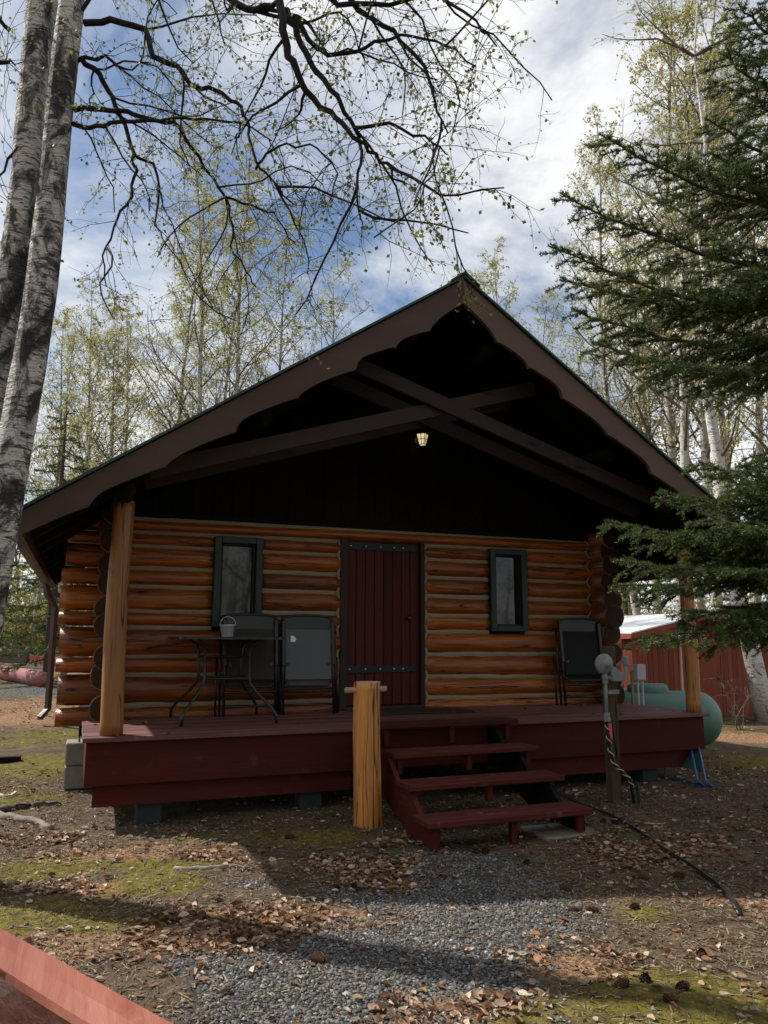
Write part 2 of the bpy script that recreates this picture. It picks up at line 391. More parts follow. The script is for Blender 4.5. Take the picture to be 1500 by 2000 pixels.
M['needle'] = leafmat('spruce_needle', (0.045, 0.078, 0.022), (0.125, 0.17, 0.05), 0.3, 4.0)
M['litter'] = tinted('dead_birch_leaf', 0.7, 0.2)
M['mossblade'] = leafmat('moss_blade', (0.085, 0.075, 0.013), (0.27, 0.225, 0.04), 0.3, 7.0)
def _unused_stone():
    t = MT('gravel_stone', 0.85, 0.25); n = t.noise(t.tc(), 38.0, 2, 0.5)
    c = t.ramp(n, [(0.30, (0.045, 0.045, 0.046)), (0.5, (0.13, 0.125, 0.12)), (0.66, (0.24, 0.225, 0.21)), (0.8, (0.42, 0.40, 0.37))])
    t.col(c); return t.m
M['stone'] = tinted('gravel_stone', 0.85, 0.0)
M['chip'] = tinted('needle_litter', 0.9, 0.0)
def ground_mat():
    t = MT('forest_floor', 0.95, 0.15); v = t.tc()
    at = t.n.new('ShaderNodeAttribute'); at.attribute_name = 'zone'
    sp = t.n.new('ShaderNodeSeparateColor'); t.lk(at.outputs['Color'], sp.inputs[0])
    gr, mo, lf = sp.outputs[0], sp.outputs[1], sp.outputs[2]
    nb = t.noise(v, 5.0, 8, 0.72); nf = t.noise(v, 60.0, 4, 0.7); nm = t.noise(v, 1.3, 5, 0.6)
    dirt = t.ramp(nb, [(0.3, (0.035, 0.024, 0.016)), (0.52, (0.085, 0.060, 0.038)), (0.72, (0.17, 0.125, 0.08))])
    dirt = t.mix(t.ramp(nf, [(0.5, 0.0), (0.7, 0.6)]), dirt, (0.22, 0.16, 0.10))
    vd = t.voro(v, 52.0); vc = t.voro(v, 52.0, out='Color')
    sc = t.n.new('ShaderNodeSeparateColor'); t.lk(vc, sc.inputs[0])
    grav = t.ramp(sc.outputs[0], [(0.0, (0.04, 0.04, 0.042)), (0.5, (0.11, 0.108, 0.105)), (0.85, (0.20, 0.19, 0.18)), (1.0, (0.36, 0.34, 0.31))])
    grav = t.mix(t.ramp(vd, [(0.35, 0.0), (0.62, 0.85)]), grav, (0.02, 0.018, 0.016))
    moss = t.ramp(t.noise(v, 16.0, 6, 0.75), [(0.3, (0.045, 0.034, 0.012)), (0.5, (0.115, 0.093, 0.020)), (0.72, (0.24, 0.195, 0.042))])
    litter = t.ramp(t.noise(v, 34.0, 4, 0.7), [(0.32, (0.05, 0.025, 0.014)), (0.5, (0.20, 0.11, 0.06)), (0.68, (0.42, 0.27, 0.16))])
    def edge(x, lo=0.38, hi=0.6):
        e = t.math('ADD', x, t.math('MULTIPLY', t.math('SUBTRACT', nb, 0.5), 0.9)); return t.ramp(e, [(lo, 0.0), (hi, 1.0)])
    c = t.mix(edge(gr), dirt, grav); c = t.mix(edge(mo), c, moss); c = t.mix(edge(lf, 0.45, 0.7), c, litter)
    t.col(c)
    h = t.math('ADD', t.math('MULTIPLY', nb, 0.6), t.math('MULTIPLY', nf, 0.4)); t.bump(h, 0.9, 0.03)
    return t.m
M['ground'] = ground_mat()

# ------------------------------------------------------------------ ground
def blobs(lst, x, y):
    v = np.zeros_like(x)
    for (px, py, rx, ry, a) in lst:
        c = PG(px, py); dx = x-c[0]; dy = y-c[1]
        u = (dx*CR[0]+dy*CR[1])/rx; w = (dx*FH[0]+dy*FH[1])/ry
        v = np.maximum(v, a*np.clip(1.25-np.sqrt(u*u+w*w), 0, 1))
    return v
GRAV = [(720, 1960, 0.95, 0.75, 1), (800, 1850, 1.0, 0.6, 1), (860, 1760, 0.95, 0.6, 1), (880, 1690, 0.8, 0.5, .8), (520, 1930, 0.45, 0.4, 1), (450, 1880, .4, .25, .9), (950, 1800, .8, .5, .9), (40, 1315, 6, 4.5, 1), (-200, 1300, 8, 5, 1), (60, 1345, 3, 1.6, 1), (620, 2200, 1.2, .8, 1), (500, 1730, .35, .2, .55)]
MOSS = [(90, 1700, .5, .45, 1), (60, 1790, .5, .4, 1), (300, 1730, .45, .3, 1), (330, 1690, .6, .22, .9), (570, 1640, 1.0, .35, .8), (230, 1810, .4, .22, .9), (60, 1500, 1.0, .9, .95), (20, 1560, .7, .6, .9), (1330, 1960, .6, .45, 1), (1430, 1990, .5, .4, 1), (1440, 1490, 1.6, 1.0, .95), (1270, 1790, .3, .25, .6), (1050, 1745, .2, .12, .6), (1000, 1985, .4, .25, .7), (100, 1440, 1.2, 1.6, .6), (420, 1640, .6, .3, .7)]
LEAF = [(300, 1665, .9, .28, 1), (150, 1740, .5, .25, .8), (560, 1800, .75, .3, 1), (330, 1840, .55, .2, 1), (650, 1690, .8, .22, .9), (740, 1720, .4, .3, .9), (110, 1850, .5, .25, 1), (860, 1970, .45, .2, .9), (1110, 1890, .35, .25, .9), (1340, 1660, .9, .5, .7), (1460, 1770, .4, .3, .9), (60, 1400, 2.0, 2.2, .8), (1450, 1440, 2.2, 1.2, .8), (40, 1640, .6, .2, .6), (1250, 1690, .6, .3, .6), (760, 1640, .4, .2, .6)]
def zones(x, y):
    g = blobs(GRAV, x, y); mo = blobs(MOSS, x, y); lf = blobs(LEAF, x, y)
    far = sstep(9.0, 16.0, np.hypot(x, y))
    w = fbm(x*0.35+5, y*0.35+9, 3)
    mo = np.maximum(mo, far*np.clip((w-0.42)*4, 0, .8)); lf = np.maximum(lf, far*np.clip((0.55-w)*4, 0, .9))
    return g, mo, lf
def make_ground():
    xs = np.concatenate([np.linspace(-700, -40, 12), np.linspace(-36, -5, 32), np.arange(-4.6, 13.0, 0.08), np.linspace(13.4, 45, 34), np.linspace(55, 700, 12)])
    ys = np.concatenate([np.linspace(-500, -20, 10), np.linspace(-17, 0.6, 16), np.arange(0.8, 13.0, 0.08), np.linspace(13.3, 45, 70), np.linspace(50, 900, 18)])
    X, Y = np.meshgrid(xs, ys); x = X.ravel(); y = Y.ravel(); z = gz(x, y)
    g, mo, lf = zones(x, y)
    near = 1-sstep(11, 14, np.hypot(x-4, y-6))
    z = z+near*(0.035*(fbm(x*1.6, y*1.6)-0.47)+mo*0.045*np.clip(fbm(x*3+3, y*3)-0.30, 0, 1)*1.6)
    nx, ny = len(xs), len(ys); i = np.arange(nx*ny).reshape(ny, nx)
    F = np.stack([i[:-1, :-1], i[:-1, 1:], i[1:, 1:], i[1:, :-1]], -1).reshape(-1, 4)
    o = fast_mesh('ground', np.stack([x, y, z], 1), F, M['ground'], smooth=True)
    a = o.data.color_attributes.new('zone', 'FLOAT_COLOR', 'POINT')
    a.data.foreach_set('color', np.stack([g, mo, lf, np.ones_like(g)], 1).astype(np.float32).ravel())
    tag(o, 'forest floor of dirt, moss, dead leaves and grey gravel around the cabin', 'ground', kind='structure')
    return xs, ys, z.reshape(ny, nx)
GXS, GYS, GZ = make_ground()
def gh(x, y):
    x = np.asarray(x, float); y = np.asarray(y, float)
    i = np.clip(np.searchsorted(GXS, x)-1, 0, len(GXS)-2); j = np.clip(np.searchsorted(GYS, y)-1, 0, len(GYS)-2)
    fx = (x-GXS[i])/(GXS[i+1]-GXS[i]); fy = (y-GYS[j])/(GYS[j+1]-GYS[j])
    return (GZ[j, i]*(1-fx)+GZ[j, i+1]*fx)*(1-fy)+(GZ[j+1, i]*(1-fx)+GZ[j+1, i+1]*fx)*fy

# ------------------------------------------------------------------ log cabin
YR = 6.35                      # front plane of the roof
pk = PY(905, 535, YR); el = PY(40, 985, YR)
XP, ZP = float(pk[0]), float(pk[2]); XL, ZL = float(el[0]), float(el[2]); XRr = 2*XP-XL
SL = (ZP-ZL)/(XP-XL)
def roofz(x): return ZP-SL*abs(x-XP)
YW, YC = 8.32, 8.38            # reference wall plane, log centre plane
cabin = thing('log_cabin', 'varnished orange log cabin with dark porch gable and scalloped brown bargeboards', 'cabin', (3.15, 10.5, 0.0))
chL = [2.71, 2.57, 2.43, 2.194, 2.009, 1.756, 1.594, 1.298, 1.119, 0.813, 0.62]
chR = [2.736, 2.59, 2.41, 2.206, 1.974, 1.762, 1.558, 1.306, 1.025, 0.81, 0.62]
def chz(k, x): return chL[k]+(chR[k]-chL[k])*(x-0.70)/(5.456-0.70)
def log_seg(x0, x1, k, seed):
    n = 16; segs = max(3, int((x1-x0)/0.10)); mb = MB(); vs = []; fs = []
    for i in range(segs+1):
        x = x0+(x1-x0)*i/segs; zt = chz(k, x); zb = chz(k+1, x); zc_ = (zt+zb)/2; rz = (zt-zb)/2-0.006
        e = 1.0
        if i in (0, segs): e = 0.93
        for j in range(n):
            a = 2*math.pi*j/n
            w = 1+0.085*mnoise.noise(Vector((x*1.3, math.cos(a)*0.9+seed*3.1, math.sin(a)*0.9)))+0.035*mnoise.noise(Vector((x*6, math.cos(a)*2+seed, math.sin(a)*2)))
            sx = math.copysign(abs(math.cos(a))**0.85, math.cos(a)); sz = math.copysign(abs(math.sin(a))**0.85, math.sin(a))
            vs.append((x, YC-0.135*w*e*sx, zc_+rz*w*e*sz))
    for i in range(segs):
        for j in range(n): fs.append((i*n+j, i*n+(j+1) % n, (i+1)*n+(j+1) % n, (i+1)*n+j))
    fs.append(tuple(range(n))); fs.append(tuple(segs*n+j for j in range(n-1, -1, -1)))
    mb.add(vs, fs); return mb.build('log', M['log'], cabin, smooth=True)
DX0, DX1 = 2.70, 3.74
W1, W2 = (1.28, 1.80), (4.60, 5.11)
XA, XB = -0.18, 6.50
for k in range(10):
    if k == 0: cuts = []
    elif k <= 5: cuts = [W1, (DX0, DX1), W2]
    else: cuts = [(DX0, DX1)]
    a = XA+rnd.uniform(-.03, .03)
    for c0, c1 in cuts: log_seg(a, c0, k, k*7+int(a*10)); a = c1
    log_seg(a, XB+rnd.uniform(-.03, .03), k, k*7+50)
def strip_x(x0, x1, k):
    mb = MB(); n = max(3, int((x1-x0)/0.07)); vs = []; fs = []
    for i in range(n+1):
        x = x0+(x1-x0)*i/n; z = chz(k, x)+0.016*mnoise.noise(Vector((x*2.2, k*5.0, 0)))+0.006*mnoise.noise(Vector((x*9, k*5.0, 0))); hh = 0.034+0.016*mnoise.noise(Vector((x*5, k*3.3, 4)))
        for (dy, dz) in ((-0.078, -hh*0.8), (-0.088, 0), (-0.078, hh*0.8), (0.05, hh), (0.05, -hh)): vs.append((x, YC+dy, z+dz))
    for i in range(n):
        for j in range(5): fs.append((i*5+j, i*5+(j+1) % 5, i*5+5+(j+1) % 5, i*5+5+j))
    fs += [(0, 1, 2, 3, 4), tuple(n*5+j for j in (4, 3, 2, 1, 0))]
    mb.add(vs, fs); mb.build('chinking', M['chink'], cabin, smooth=False)
for k in range(0, 10):
    cuts = [] if k == 0 else ([(DX0, DX1)] if k in (1, 7, 8, 9) else [W1, (DX0, DX1), W2]) if k != 6 else [W1, (DX0, DX1), W2]
    if k >= 7: cuts = [(DX0, DX1)]
    if k == 1: cuts = [(DX0, DX1)]
    a = 0.28
    for c0, c1 in cuts: strip_x(a, c0+.004, k); a = c1-.004
    strip_x(a, 6.07, k)
# pale chinking scribed down the log ends at the door and the corner
def zigzag(xin, xout, name='chinking'):
    pts = []
    for k in range(0, 9):
        pts.append((xin, YC-0.135, chz(k, 6.0))); zz = (chz(k, 6.0)+chz(k+1, 6.0))/2; pts.append((xout, YC-0.115, zz))
    MB().tube(pts, 0.012, 6).build(name, M['chink'], cabin)
zigzag(6.0, 6.085)
for xs_, sg in ((DX0-0.012, 1), (DX1+0.012, -1)):
    pts = []
    for k in range(1, 10):
        zt, zb = chz(k, xs_), chz(k+1, xs_)
        for q in (0.0, 0.3, 0.7):
            z = zt+(zb-zt)*q; pts.append((xs_-sg*(0.018 if q == 0 else 0.0), YC-0.10, max(z, 0.71)))
    MB().tube(pts, 0.017, 6).build('chinking', M['chink'], cabin)
# side walls: logs running back, half a course offset, their ends standing out in front
for side, xc in ((0, 0.25), (1, 6.19)):
    for k in range(0, 10):
        zc_ = chz(k, xc); r = 0.128+rnd.uniform(-.014, .014); y0 = 8.0+rnd.uniform(-.05, .05)
        if k == 0: r = 0.115
        pts = [(xc+0.006*math.sin(3*y), y, zc_) for y in np.linspace(y0, 13.0, 9)]
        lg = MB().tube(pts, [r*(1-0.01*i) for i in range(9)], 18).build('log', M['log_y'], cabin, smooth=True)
        MB().lathe([(r*0.97, -0.004), (r*0.99, -0.012), (r*0.90, -0.016), (0.02, -0.018)], (xc, y0, zc_), 18, 'y').build('end_grain', M['endgrain'], lg)
        MB().tube([(xc+r*(1+.05*math.sin(3*a+k))*math.cos(a), y0-0.003, zc_+r*(1+.05*math.sin(3*a+k))*math.sin(a)) for a in np.linspace(0, 2*math.pi, 19)], [.003+.004*abs(math.sin(i*.7+k)) for i in range(19)], 5, cap=False).build('end_rim', M['rimchink'], lg)
# rear wall and interior floor so that nothing shows through
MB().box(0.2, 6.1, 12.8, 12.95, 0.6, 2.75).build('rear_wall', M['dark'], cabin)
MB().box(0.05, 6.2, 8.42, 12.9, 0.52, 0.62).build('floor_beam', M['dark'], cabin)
# door
door = MB().box(DX0+0.09, DX1-0.05, YC-0.03, YC+0.0, 0.74, 2.60).build('door', M['door'], cabin)
xs_ = np.linspace(DX0+0.092, DX1-0.052, 9)
for a, b in zip(xs_[:-1], xs_[1:]):
    MB().box(a+0.003, b-0.003, YC-0.062+rnd.uniform(-.003, .003), YC-0.031, 0.745, 2.595).build('plank', M['door'], door, bevel=0.006)
for zh in (2.535, 1.145):
    x0, x1 = DX0+0.10, DX1-0.13
    poly = [(x0, zh-.042), (x1-.05, zh-.036), (x1-.03, zh-.022), (x1, zh-.045), (x1+.05, zh), (x1, zh+.045), (x1-.03, zh+.022), (x1-.05, zh+.036), (x0, zh+.042)]
    MB().prism(poly, YC-0.078, YC-0.0655).build('strap_hinge', M['strap'], door)
    for q in (0.04, 0.27, 0.49, 0.70, 0.84):
        MB().lathe([(0.009, 0), (0.007, -0.006), (0.002, -0.008)], (x0+(x1-x0)*q, YC-0.0785, zh), 8, 'y').build('bolt', M['bolt'], door)
MB().lathe([(0.012, 0), (0.014, -0.02), (0.030, -0.032), (0.032, -0.046), (0.018, -0.058), (0.004, -0.06)], (3.55, YC-0.065, 1.72), 14, 'y').build('knob', M['black'], door, smooth=True)
M['darktrim'] = wood('dark_door_trim', (0.018, 0.011, 0.008), (0.035, 0.022, 0.016), (0.055, 0.035, 0.026), 'z', 0.6, 0.3, crack=False, knots=False)
fr = MB().box(DX0+0.0, DX0+0.088, YC-0.125, YC+0.05, 0.706, 2.63).build('door_frame', M['darktrim'], cabin, bevel=0.006)
MB().box(DX1-0.048, DX1, YC-0.115, YC+0.05, 0.706, 2.63).build('jamb', M['darktrim'], fr, bevel=0.006)
MB().box(DX0+0.089, DX1-0.049, YC-0.10, YC+0.05, 2.602, 2.63).build('lintel', M['darktrim'], fr)
MB().box(DX0+0.089, DX1-0.049, YC-0.12, YC+0.05, 0.706, 0.738).build('threshold', M['darktrim'], fr)
def window(x0, x1, z0, z1):
    w = MB().box(x0+.05, x1-.05, YC-0.02, YC+0.0, z0+.05, z1-.05).build('window', M['green'], cabin)
    for (a, b, c, d) in ((x0, x0+.075, z0, z1), (x1-.075, x1, z0, z1), (x0+.0755, x1-.0755, z0, z0+.07), (x0+.0755, x1-.0755, z1-.07, z1)):
        MB().box(a, b, YC-0.165, YC+0.05, c, d).build('frame', M['green'], w, bevel=0.006)
    for (a, b, c, d) in ((x0+.0765, x0+.098, z0+.071, z1-.071), (x1-.098, x1-.0765, z0+.071, z1-.071), (x0+.099, x1-.099, z0+.071, z0+.09), (x0+.099, x1-.099, z1-.09, z1-.071)):
        MB().box(a, b, YC-0.10, YC-0.021, c, d).build('sash', M['darktrim'], w)
    MB().box(x0+.0985, x1-.0985, YC-0.06, YC-0.05, z0+.0905, z1-.0905).build('pane', M['glass'], w)
window(W1[0], W1[1], 1.60, 2.56); window(W2[0], W2[1], 1.575, 2.575)
# gable wall above the logs, boards coloured near-black for the porch shade
gx = np.arange(0.0, 6.31, 0.21)
for a, b in zip(gx[:-1], gx[1:]):
    za = roofz(a)-0.25; zb = roofz(b)-0.25
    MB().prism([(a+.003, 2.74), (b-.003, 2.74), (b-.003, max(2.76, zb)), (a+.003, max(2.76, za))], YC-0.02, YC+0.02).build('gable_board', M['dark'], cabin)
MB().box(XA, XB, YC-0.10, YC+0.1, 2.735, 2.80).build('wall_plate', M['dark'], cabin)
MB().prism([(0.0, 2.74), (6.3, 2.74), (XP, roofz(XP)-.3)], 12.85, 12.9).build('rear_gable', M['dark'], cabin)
# roof
YB = 13.1
for sg in (-1, 1):
    xe = XP+sg*(XP-XL)
    def P4(x, dz): return (x, roofz(x)+dz)
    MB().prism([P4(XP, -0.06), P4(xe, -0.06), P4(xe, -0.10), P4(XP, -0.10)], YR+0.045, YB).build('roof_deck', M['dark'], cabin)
    rp = MB().prism([P4(XP, -0.02), P4(xe+sg*.03, -0.02), P4(xe+sg*.03, -0.045), P4(XP, -0.045)], YR-0.03, YB+.02).build('roof_panel', M['roofgreen'], cabin)
    for yy in np.arange(YR+.2, YB, .3):
        MB().bar((XP, yy, roofz(XP)-.012), (xe+sg*.02, yy, roofz(xe+sg*.02)-.012), 0.03, 0.02).build('roof_rib', M['roofgreen'], rp)
    # bargeboard with a scalloped lower edge
    top = []; bot = []
    period = 0.585; n = 300
    for i in range(n+1):
        x = XP+sg*(XP-XL)*i/n; d = abs(x-XP)
        cut = 0.0
        for d0, d1, sharp in ((.36, .72, 0), (.72, 1.11, 1), (1.11, 1.65, 0), (1.65, 2.18, 1), (2.18, 2.75, 0), (2.75, 3.30, 1), (3.30, 3.95, 1)):
            if d0 <= d < d1:
                u = (d-d0)/(d1-d0); cut = (.105 if sharp else .09)*u**.75*math.sqrt(max(0, 1-u**(9 if sharp else 4)))
                if sharp: cut += .02*(1-u)
        if d < 0.36: cut = 0.0+0.11*math.sqrt(max(0, 1-(d/0.362)**2))
        wd = 0.385-0.085*min(1, d/3.5)
        top.append((x, roofz(x)-0.058)); bot.append((x, roofz(x)-wd-0.03+cut))
    mb = MB(); vs = []; fs = []
    for (tx, tz), (bx_, bz) in zip(top, bot): vs += [(tx, YR, tz), (bx_, YR, bz), (tx, YR+.04, tz), (bx_, YR+.04, bz)]
    for i in range(n):
        a = i*4; b = a+4
        fs += [(a, a+1, b+1, b), (a+2, b+2, b+3, a+3), (a+1, a+3, b+3, b+1), (a, b, b+2, a+2)]
    fs += [(0, 2, 3, 1), (n*4, n*4+1, n*4+3, n*4+2)]
    mb.add(vs, fs).build('bargeboard', M['brown'], cabin)
    MB().bar((xe, YR+.045, roofz(xe)-.14), (xe, YB, roofz(xe)-.14), .03, .15).build('fascia', M['brown'], cabin)
    for yy in np.arange(YR+.55, YB, .61):
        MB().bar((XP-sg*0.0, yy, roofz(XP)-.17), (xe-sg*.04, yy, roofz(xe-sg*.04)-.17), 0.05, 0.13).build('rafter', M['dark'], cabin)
    for q in (0.12, 0.5, 0.93):      # purlin logs
        x = XP+sg*(XP-XL)*q
        if q > .9: x = 0.28 if sg < 0 else 6.34
        zz = roofz(x)-.30
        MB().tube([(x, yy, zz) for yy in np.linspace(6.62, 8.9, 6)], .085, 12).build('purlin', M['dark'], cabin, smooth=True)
rc = MB().prism([(XP-.16, roofz(XP-.16)+.0), (XP, ZP+.012), (XP+.16, roofz(XP+.16)), (XP+.16, roofz(XP+.16)-.018), (XP, ZP-.008), (XP-.16, roofz(XP-.16)-.018)], YR-.05, YB+.03).build('ridge_cap', M['roofgreen'], cabin)
# scissor braces under the gable: front pair and one pair behind
for yy in (6.74, 7.25):
    MB().bar((XP-1.05, yy, 4.13), (XP+2.75, yy, 2.95), .045, .15, (0, 0, 1)).build('brace', M['truss'], cabin, bevel=.006)
    MB().bar((XP+1.05, yy+.05, 4.13), (XP-2.85, yy+.05, 2.91), .045, .15, (0, 0, 1)).build('brace', M['truss'], cabin, bevel=.006)
# porch posts
def log_post(x, y, z0, z1, r, mat, name, parent, seed=0):
    mb = MB(); n = 16; k = 22; vs = []; fs = []
    for i in range(k+1):
        z = z0+(z1-z0)*i/k
        for j in range(n):
            a = 2*math.pi*j/n; rr = r*(1+.06*mnoise.noise(Vector((math.cos(a)+seed, math.sin(a), z*1.6)))+.02*mnoise.noise(Vector((math.cos(a)*3, math.sin(a)*3+seed, z*5))))
            rr *= 1.05-.09*(i/k)
            vs.append((x+rr*math.cos(a)+.012*math.sin(z*2.2+seed), y+rr*math.sin(a), z))
    for i in range(k):
        for j in range(n): fs.append((i*n+j, i*n+(j+1) % n, (i+1)*n+(j+1) % n, (i+1)*n+j))
    fs += [tuple(range(n-1, -1, -1)), tuple(k*n+j for j in range(n))]
    return mb.add(vs, fs).build(name, mat, parent, smooth=True)
log_post(0.285, 6.86, 0.704, roofz(.285)-.36, .088, M['post'], 'porch_post', cabin, 1)
log_post(6.335, 6.86, 0.704, roofz(6.335)-.36, .074, M['post'], 'porch_post', cabin, 5)
# gutter and downspout on the left eave
MB().bar((XL-.05, 7.6, ZL-.15), (XL-.05, YB, ZL-.15), .09, .10).build('gutter', M['gutter'], cabin)
ds = MB().tube([(XL-.05, 12.9, ZL-.2), (XL-.02, 12.9, ZL-.35), (XL+.10, 12.9, ZL-.55), (XL+.10, 12.9, .42), (XL+.0, 12.8, .30)], .05, 4).build('downspout', M['gutter'], cabin)
# porch lantern on the gable wall
lamp = thing('porch_lantern', 'small wall lantern with cream glass panes hung in the dark gable', 'lamp', (0, 0, 0))
lp = PY(825, 858, 8.22); lx, lz = float(lp[0]), float(lp[2]); lamp.location = (lx, 8.36, lz)
MB().box(lx-.05, lx+.05, 8.335, 8.36, lz-.02, lz+.16).build('wall_plate', M['black'], lamp)
MB().tube([(lx, 8.34, lz+.12), (lx, 8.28, lz+.17), (lx, 8.22, lz+.16), (lx, 8.22, lz+.10)], .012, 6).build('arm', M['black'], lamp)
MB().lathe([(.085, .065), (.06, .09), (.02, .11)], (lx, 8.22, lz), 4).build('cap', M['black'], lamp)
MB().lathe([(.040, -.07), (.076, .062)], (lx, 8.22, lz), 4).build('glass_pane', M['lamp_glass'], lamp)
cg = MB()
for i in range(4):
    a = i*math.pi/2; a2 = a+math.pi/2
    cg.tube([(lx+.042*math.cos(a), 8.22+.042*math.sin(a), lz-.072), (lx+.079*math.cos(a), 8.22+.079*math.sin(a), lz+.065)], .005, 4)
    for t in (0.03, .5, .97):
        rr = .042+.037*t; zz = lz-.07+.135*t
        cg.tube([(lx+rr*math.cos(a), 8.22+rr*math.sin(a), zz), (lx+rr*math.cos(a2), 8.22+rr*math.sin(a2), zz)], .004, 4)
    cg.tube([(lx+.03*(math.cos(a)+math.cos(a2))*.72, 8.22+.03*(math.sin(a)+math.sin(a2))*.72, lz-.07), (lx+.056*(math.cos(a)+math.cos(a2))*.72, 8.22+.056*(math.sin(a)+math.sin(a2))*.72, lz+.062)], .004, 4)
cg.build('cage', M['black'], lamp)

# ------------------------------------------------------------------ deck, steps
deck = thing('porch_deck', 'dark red painted plank porch deck with deep skirt boards', 'deck', (3.24, 7.4, 0))
ZD = 0.703; DXL, DXR = 0.07, 6.41
yy = 6.70
while yy < 8.24:
    y1 = min(yy+0.138, 8.26)
    x1 = DXR+rnd.uniform(-.004, .004)
    MB().box(DXL+rnd.uniform(-.004, .004), x1, yy, y1-.006, ZD-.036, ZD+rnd.uniform(-.0015, .0015)).build('deck_board', M['deck_x'], deck, bevel=.003)
    yy += 0.138
MB().box(DXL+.03, DXR-.05, 6.745, 6.785, 0.325, ZD-.038).build('skirt_board', M['red_x'], deck, bevel=.004)
MB().box(DXL+.032, DXL+.07, 6.787, 8.2, 0.34, ZD-.038).build('skirt_board', M['red_y'], deck)
MB().box(DXR-.09, DXR-.052, 6.787, 8.2, 0.34, ZD-.038).build('skirt_board', M['red_y'], deck)
MB().box(DXL+.10, 2.35, 6.83, 6.87, 0.15, .335).build('skirt_board', M['red_x'], deck)
MB().box(4.0, DXR-.17, 6.83, 6.87, 0.14, .335).build('skirt_board', M['red_x'], deck)
for x in (0.62, 2.0, 4.3, 5.72):
    MB().box(x-.1, x+.1, 6.88, 7.08, -.06, .34).build('support_block', M['block'], deck, bevel=.008)
for x in (1.0, 3.2, 5.4):
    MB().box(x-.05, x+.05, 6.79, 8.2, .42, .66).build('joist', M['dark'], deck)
steps = thing('porch_steps', 'four-tread dark red open wooden steps up to the deck', 'steps', (3.15, 6.0, 0))
SX0, SX1 = 2.46, 3.86
tr = [(6.56, 0.735), (6.13, .545), (5.66, .372), (5.21, .200)]
drift = [0.08, 0.03, -.03, -.08]
for i, (y0, z) in enumerate(tr):
    x0, x1 = SX0+drift[i], SX1+drift[i]
    dep = .145 if i else .13
    for b in range(2):
        MB().box(x0, x1, y0+b*(dep+.006), y0+b*(dep+.006)+dep, z-.042, z+rnd.uniform(-.002, .002)).build('tread', M['tread'], steps, bevel=.005)
    zb = 0.0 if i == 3 else tr[i+1][1]
    for xx in (x0+.07, (x0+x1)/2+.02, x1-.09):
        yb = y0+.045
        zlow = float(gh(xx, yb))-.03 if i == 3 else zb
        MB().box(xx-.022, xx+.022, yb, yb+.05, zlow, z-.044).build('riser_post', M['red_z'], steps)
for xx in (SX0+.0, SX1-.16):
    pts = []
    for i, (y0, z) in enumerate(tr): pts += [(y0+.10, z-.046), (y0+.30, z-.046)]
    poly = [(6.74, .66), (6.74, .34), (5.72, -.03), (5.28, -.03), (5.28, .15), (5.52, .155), (5.74, .32), (5.98, .325), (6.2, .50), (6.42, .505), (6.60, .66)]
    mb = MB(); n = len(poly)
    mb.add([(xx, a, b) for a, b in poly]+[(xx+.04, a, b) for a, b in poly], [tuple(range(n)), tuple(range(2*n-1, n-1, -1))]+[(i, n+i, n+(i+1) % n, (i+1) % n) for i in range(n)])
    mb.build('stringer', M['red_y'] if xx < SX0+.5 else M['dark'], steps)  # right stringer coloured near-black to pass as shade between the treads
pad = MB().box(3.35, 3.85, 5.20, 5.6, -.04, .02); tag(pad.build('concrete_paver', M['concrete'], None, bevel=.006), 'flat concrete paver under the foot of the steps', 'paver')
# doormat
tag(MB().box(2.78, 4.05, 7.62, 8.1, ZD+.002, ZD+.014).build('door_mat', M['mat'], None, bevel=.004), 'dark brown door mat on the deck before the door', 'mat')
# bollard
bl = PG(717, 1614)
bol = thing('log_bollard', 'upright peeled log bollard with a peg through its top beside the steps', 'bollard', (float(bl[0]), float(bl[1]), 0))
bx_, by_ = float(bl[0]), float(bl[1])
log_post(bx_, by_, -.05, 1.13, .112, M['bollard'], 'log', bol, 9)
MB().lathe([(.104, 0), (.10, .006), (.01, .008)], (bx_, by_, 1.13), 18).build('cut_top', plain('sawn_top', (.42, .34, .24), .8, .2, sc=30, var=.3), bol)
MB().tube([(bx_-.20, by_, 1.07), (bx_+.16, by_, 1.075)], .024, 10).build('peg', M['stake'], bol, smooth=True)
# concrete block pier
pr = PY(150, 1475, 8.75)
pier = thing('block_pier', 'stack of two concrete blocks under the cabin corner', 'pier', (.1, 8.75, 0))
for z0 in (0.0, .225):
    MB().box(-.06, .34, 8.55, 8.9, z0, z0+.218).build('concrete_block', M['concrete'], pier, bevel=.01)
MB().tube([(.06, 8.62, .44), (.06, 8.62, .56)], .012, 6).build('bolt_rod', M['greymetal'], pier)

# ------------------------------------------------------------------ porch furniture
tx, ty = 1.33, 7.72
table = thing('patio_table', 'black metal patio table with curved splayed legs and thin flat top', 'table', (tx, ty, ZD))
poly = []
for cx_, cy_, a0 in ((.38, .38, 0), (-.38, .38, 90), (-.38, -.38, 180), (.38, -.38, 270)):
    for q in range(5): a = R(a0+q*22.5); poly.append((tx+cx_+.12*math.cos(a), ty+cy_+.12*math.sin(a)))
tt = MB(); n = len(poly); ZT = 1.475
tt.add([(a, b, ZT) for a, b in poly]+[(a, b, ZT+.022) for a, b in poly], [tuple(range(n-1, -1, -1)), tuple(range(n, 2*n))]+[(i, (i+1) % n, n+(i+1) % n, n+i) for i in range(n)])
tt.build('table_top', M['black'], table)
for sx in (-1, 1):
    for sy in (-1, 1):
        pr_ = [(.30, ZT-.005), (.235, ZT-.05), (.215, ZT-.12), (.21, ZT-.36), (.225, ZT-.42), (.28, ZT-.50), (.40, ZT-.64), (.43, ZT-.69), (.435, ZD+.001)]
        MB().tube([(tx+sx*a, ty+sy*a, z) for a, z in pr_], .0145, 8).build('leg', M['black'], table, smooth=True)
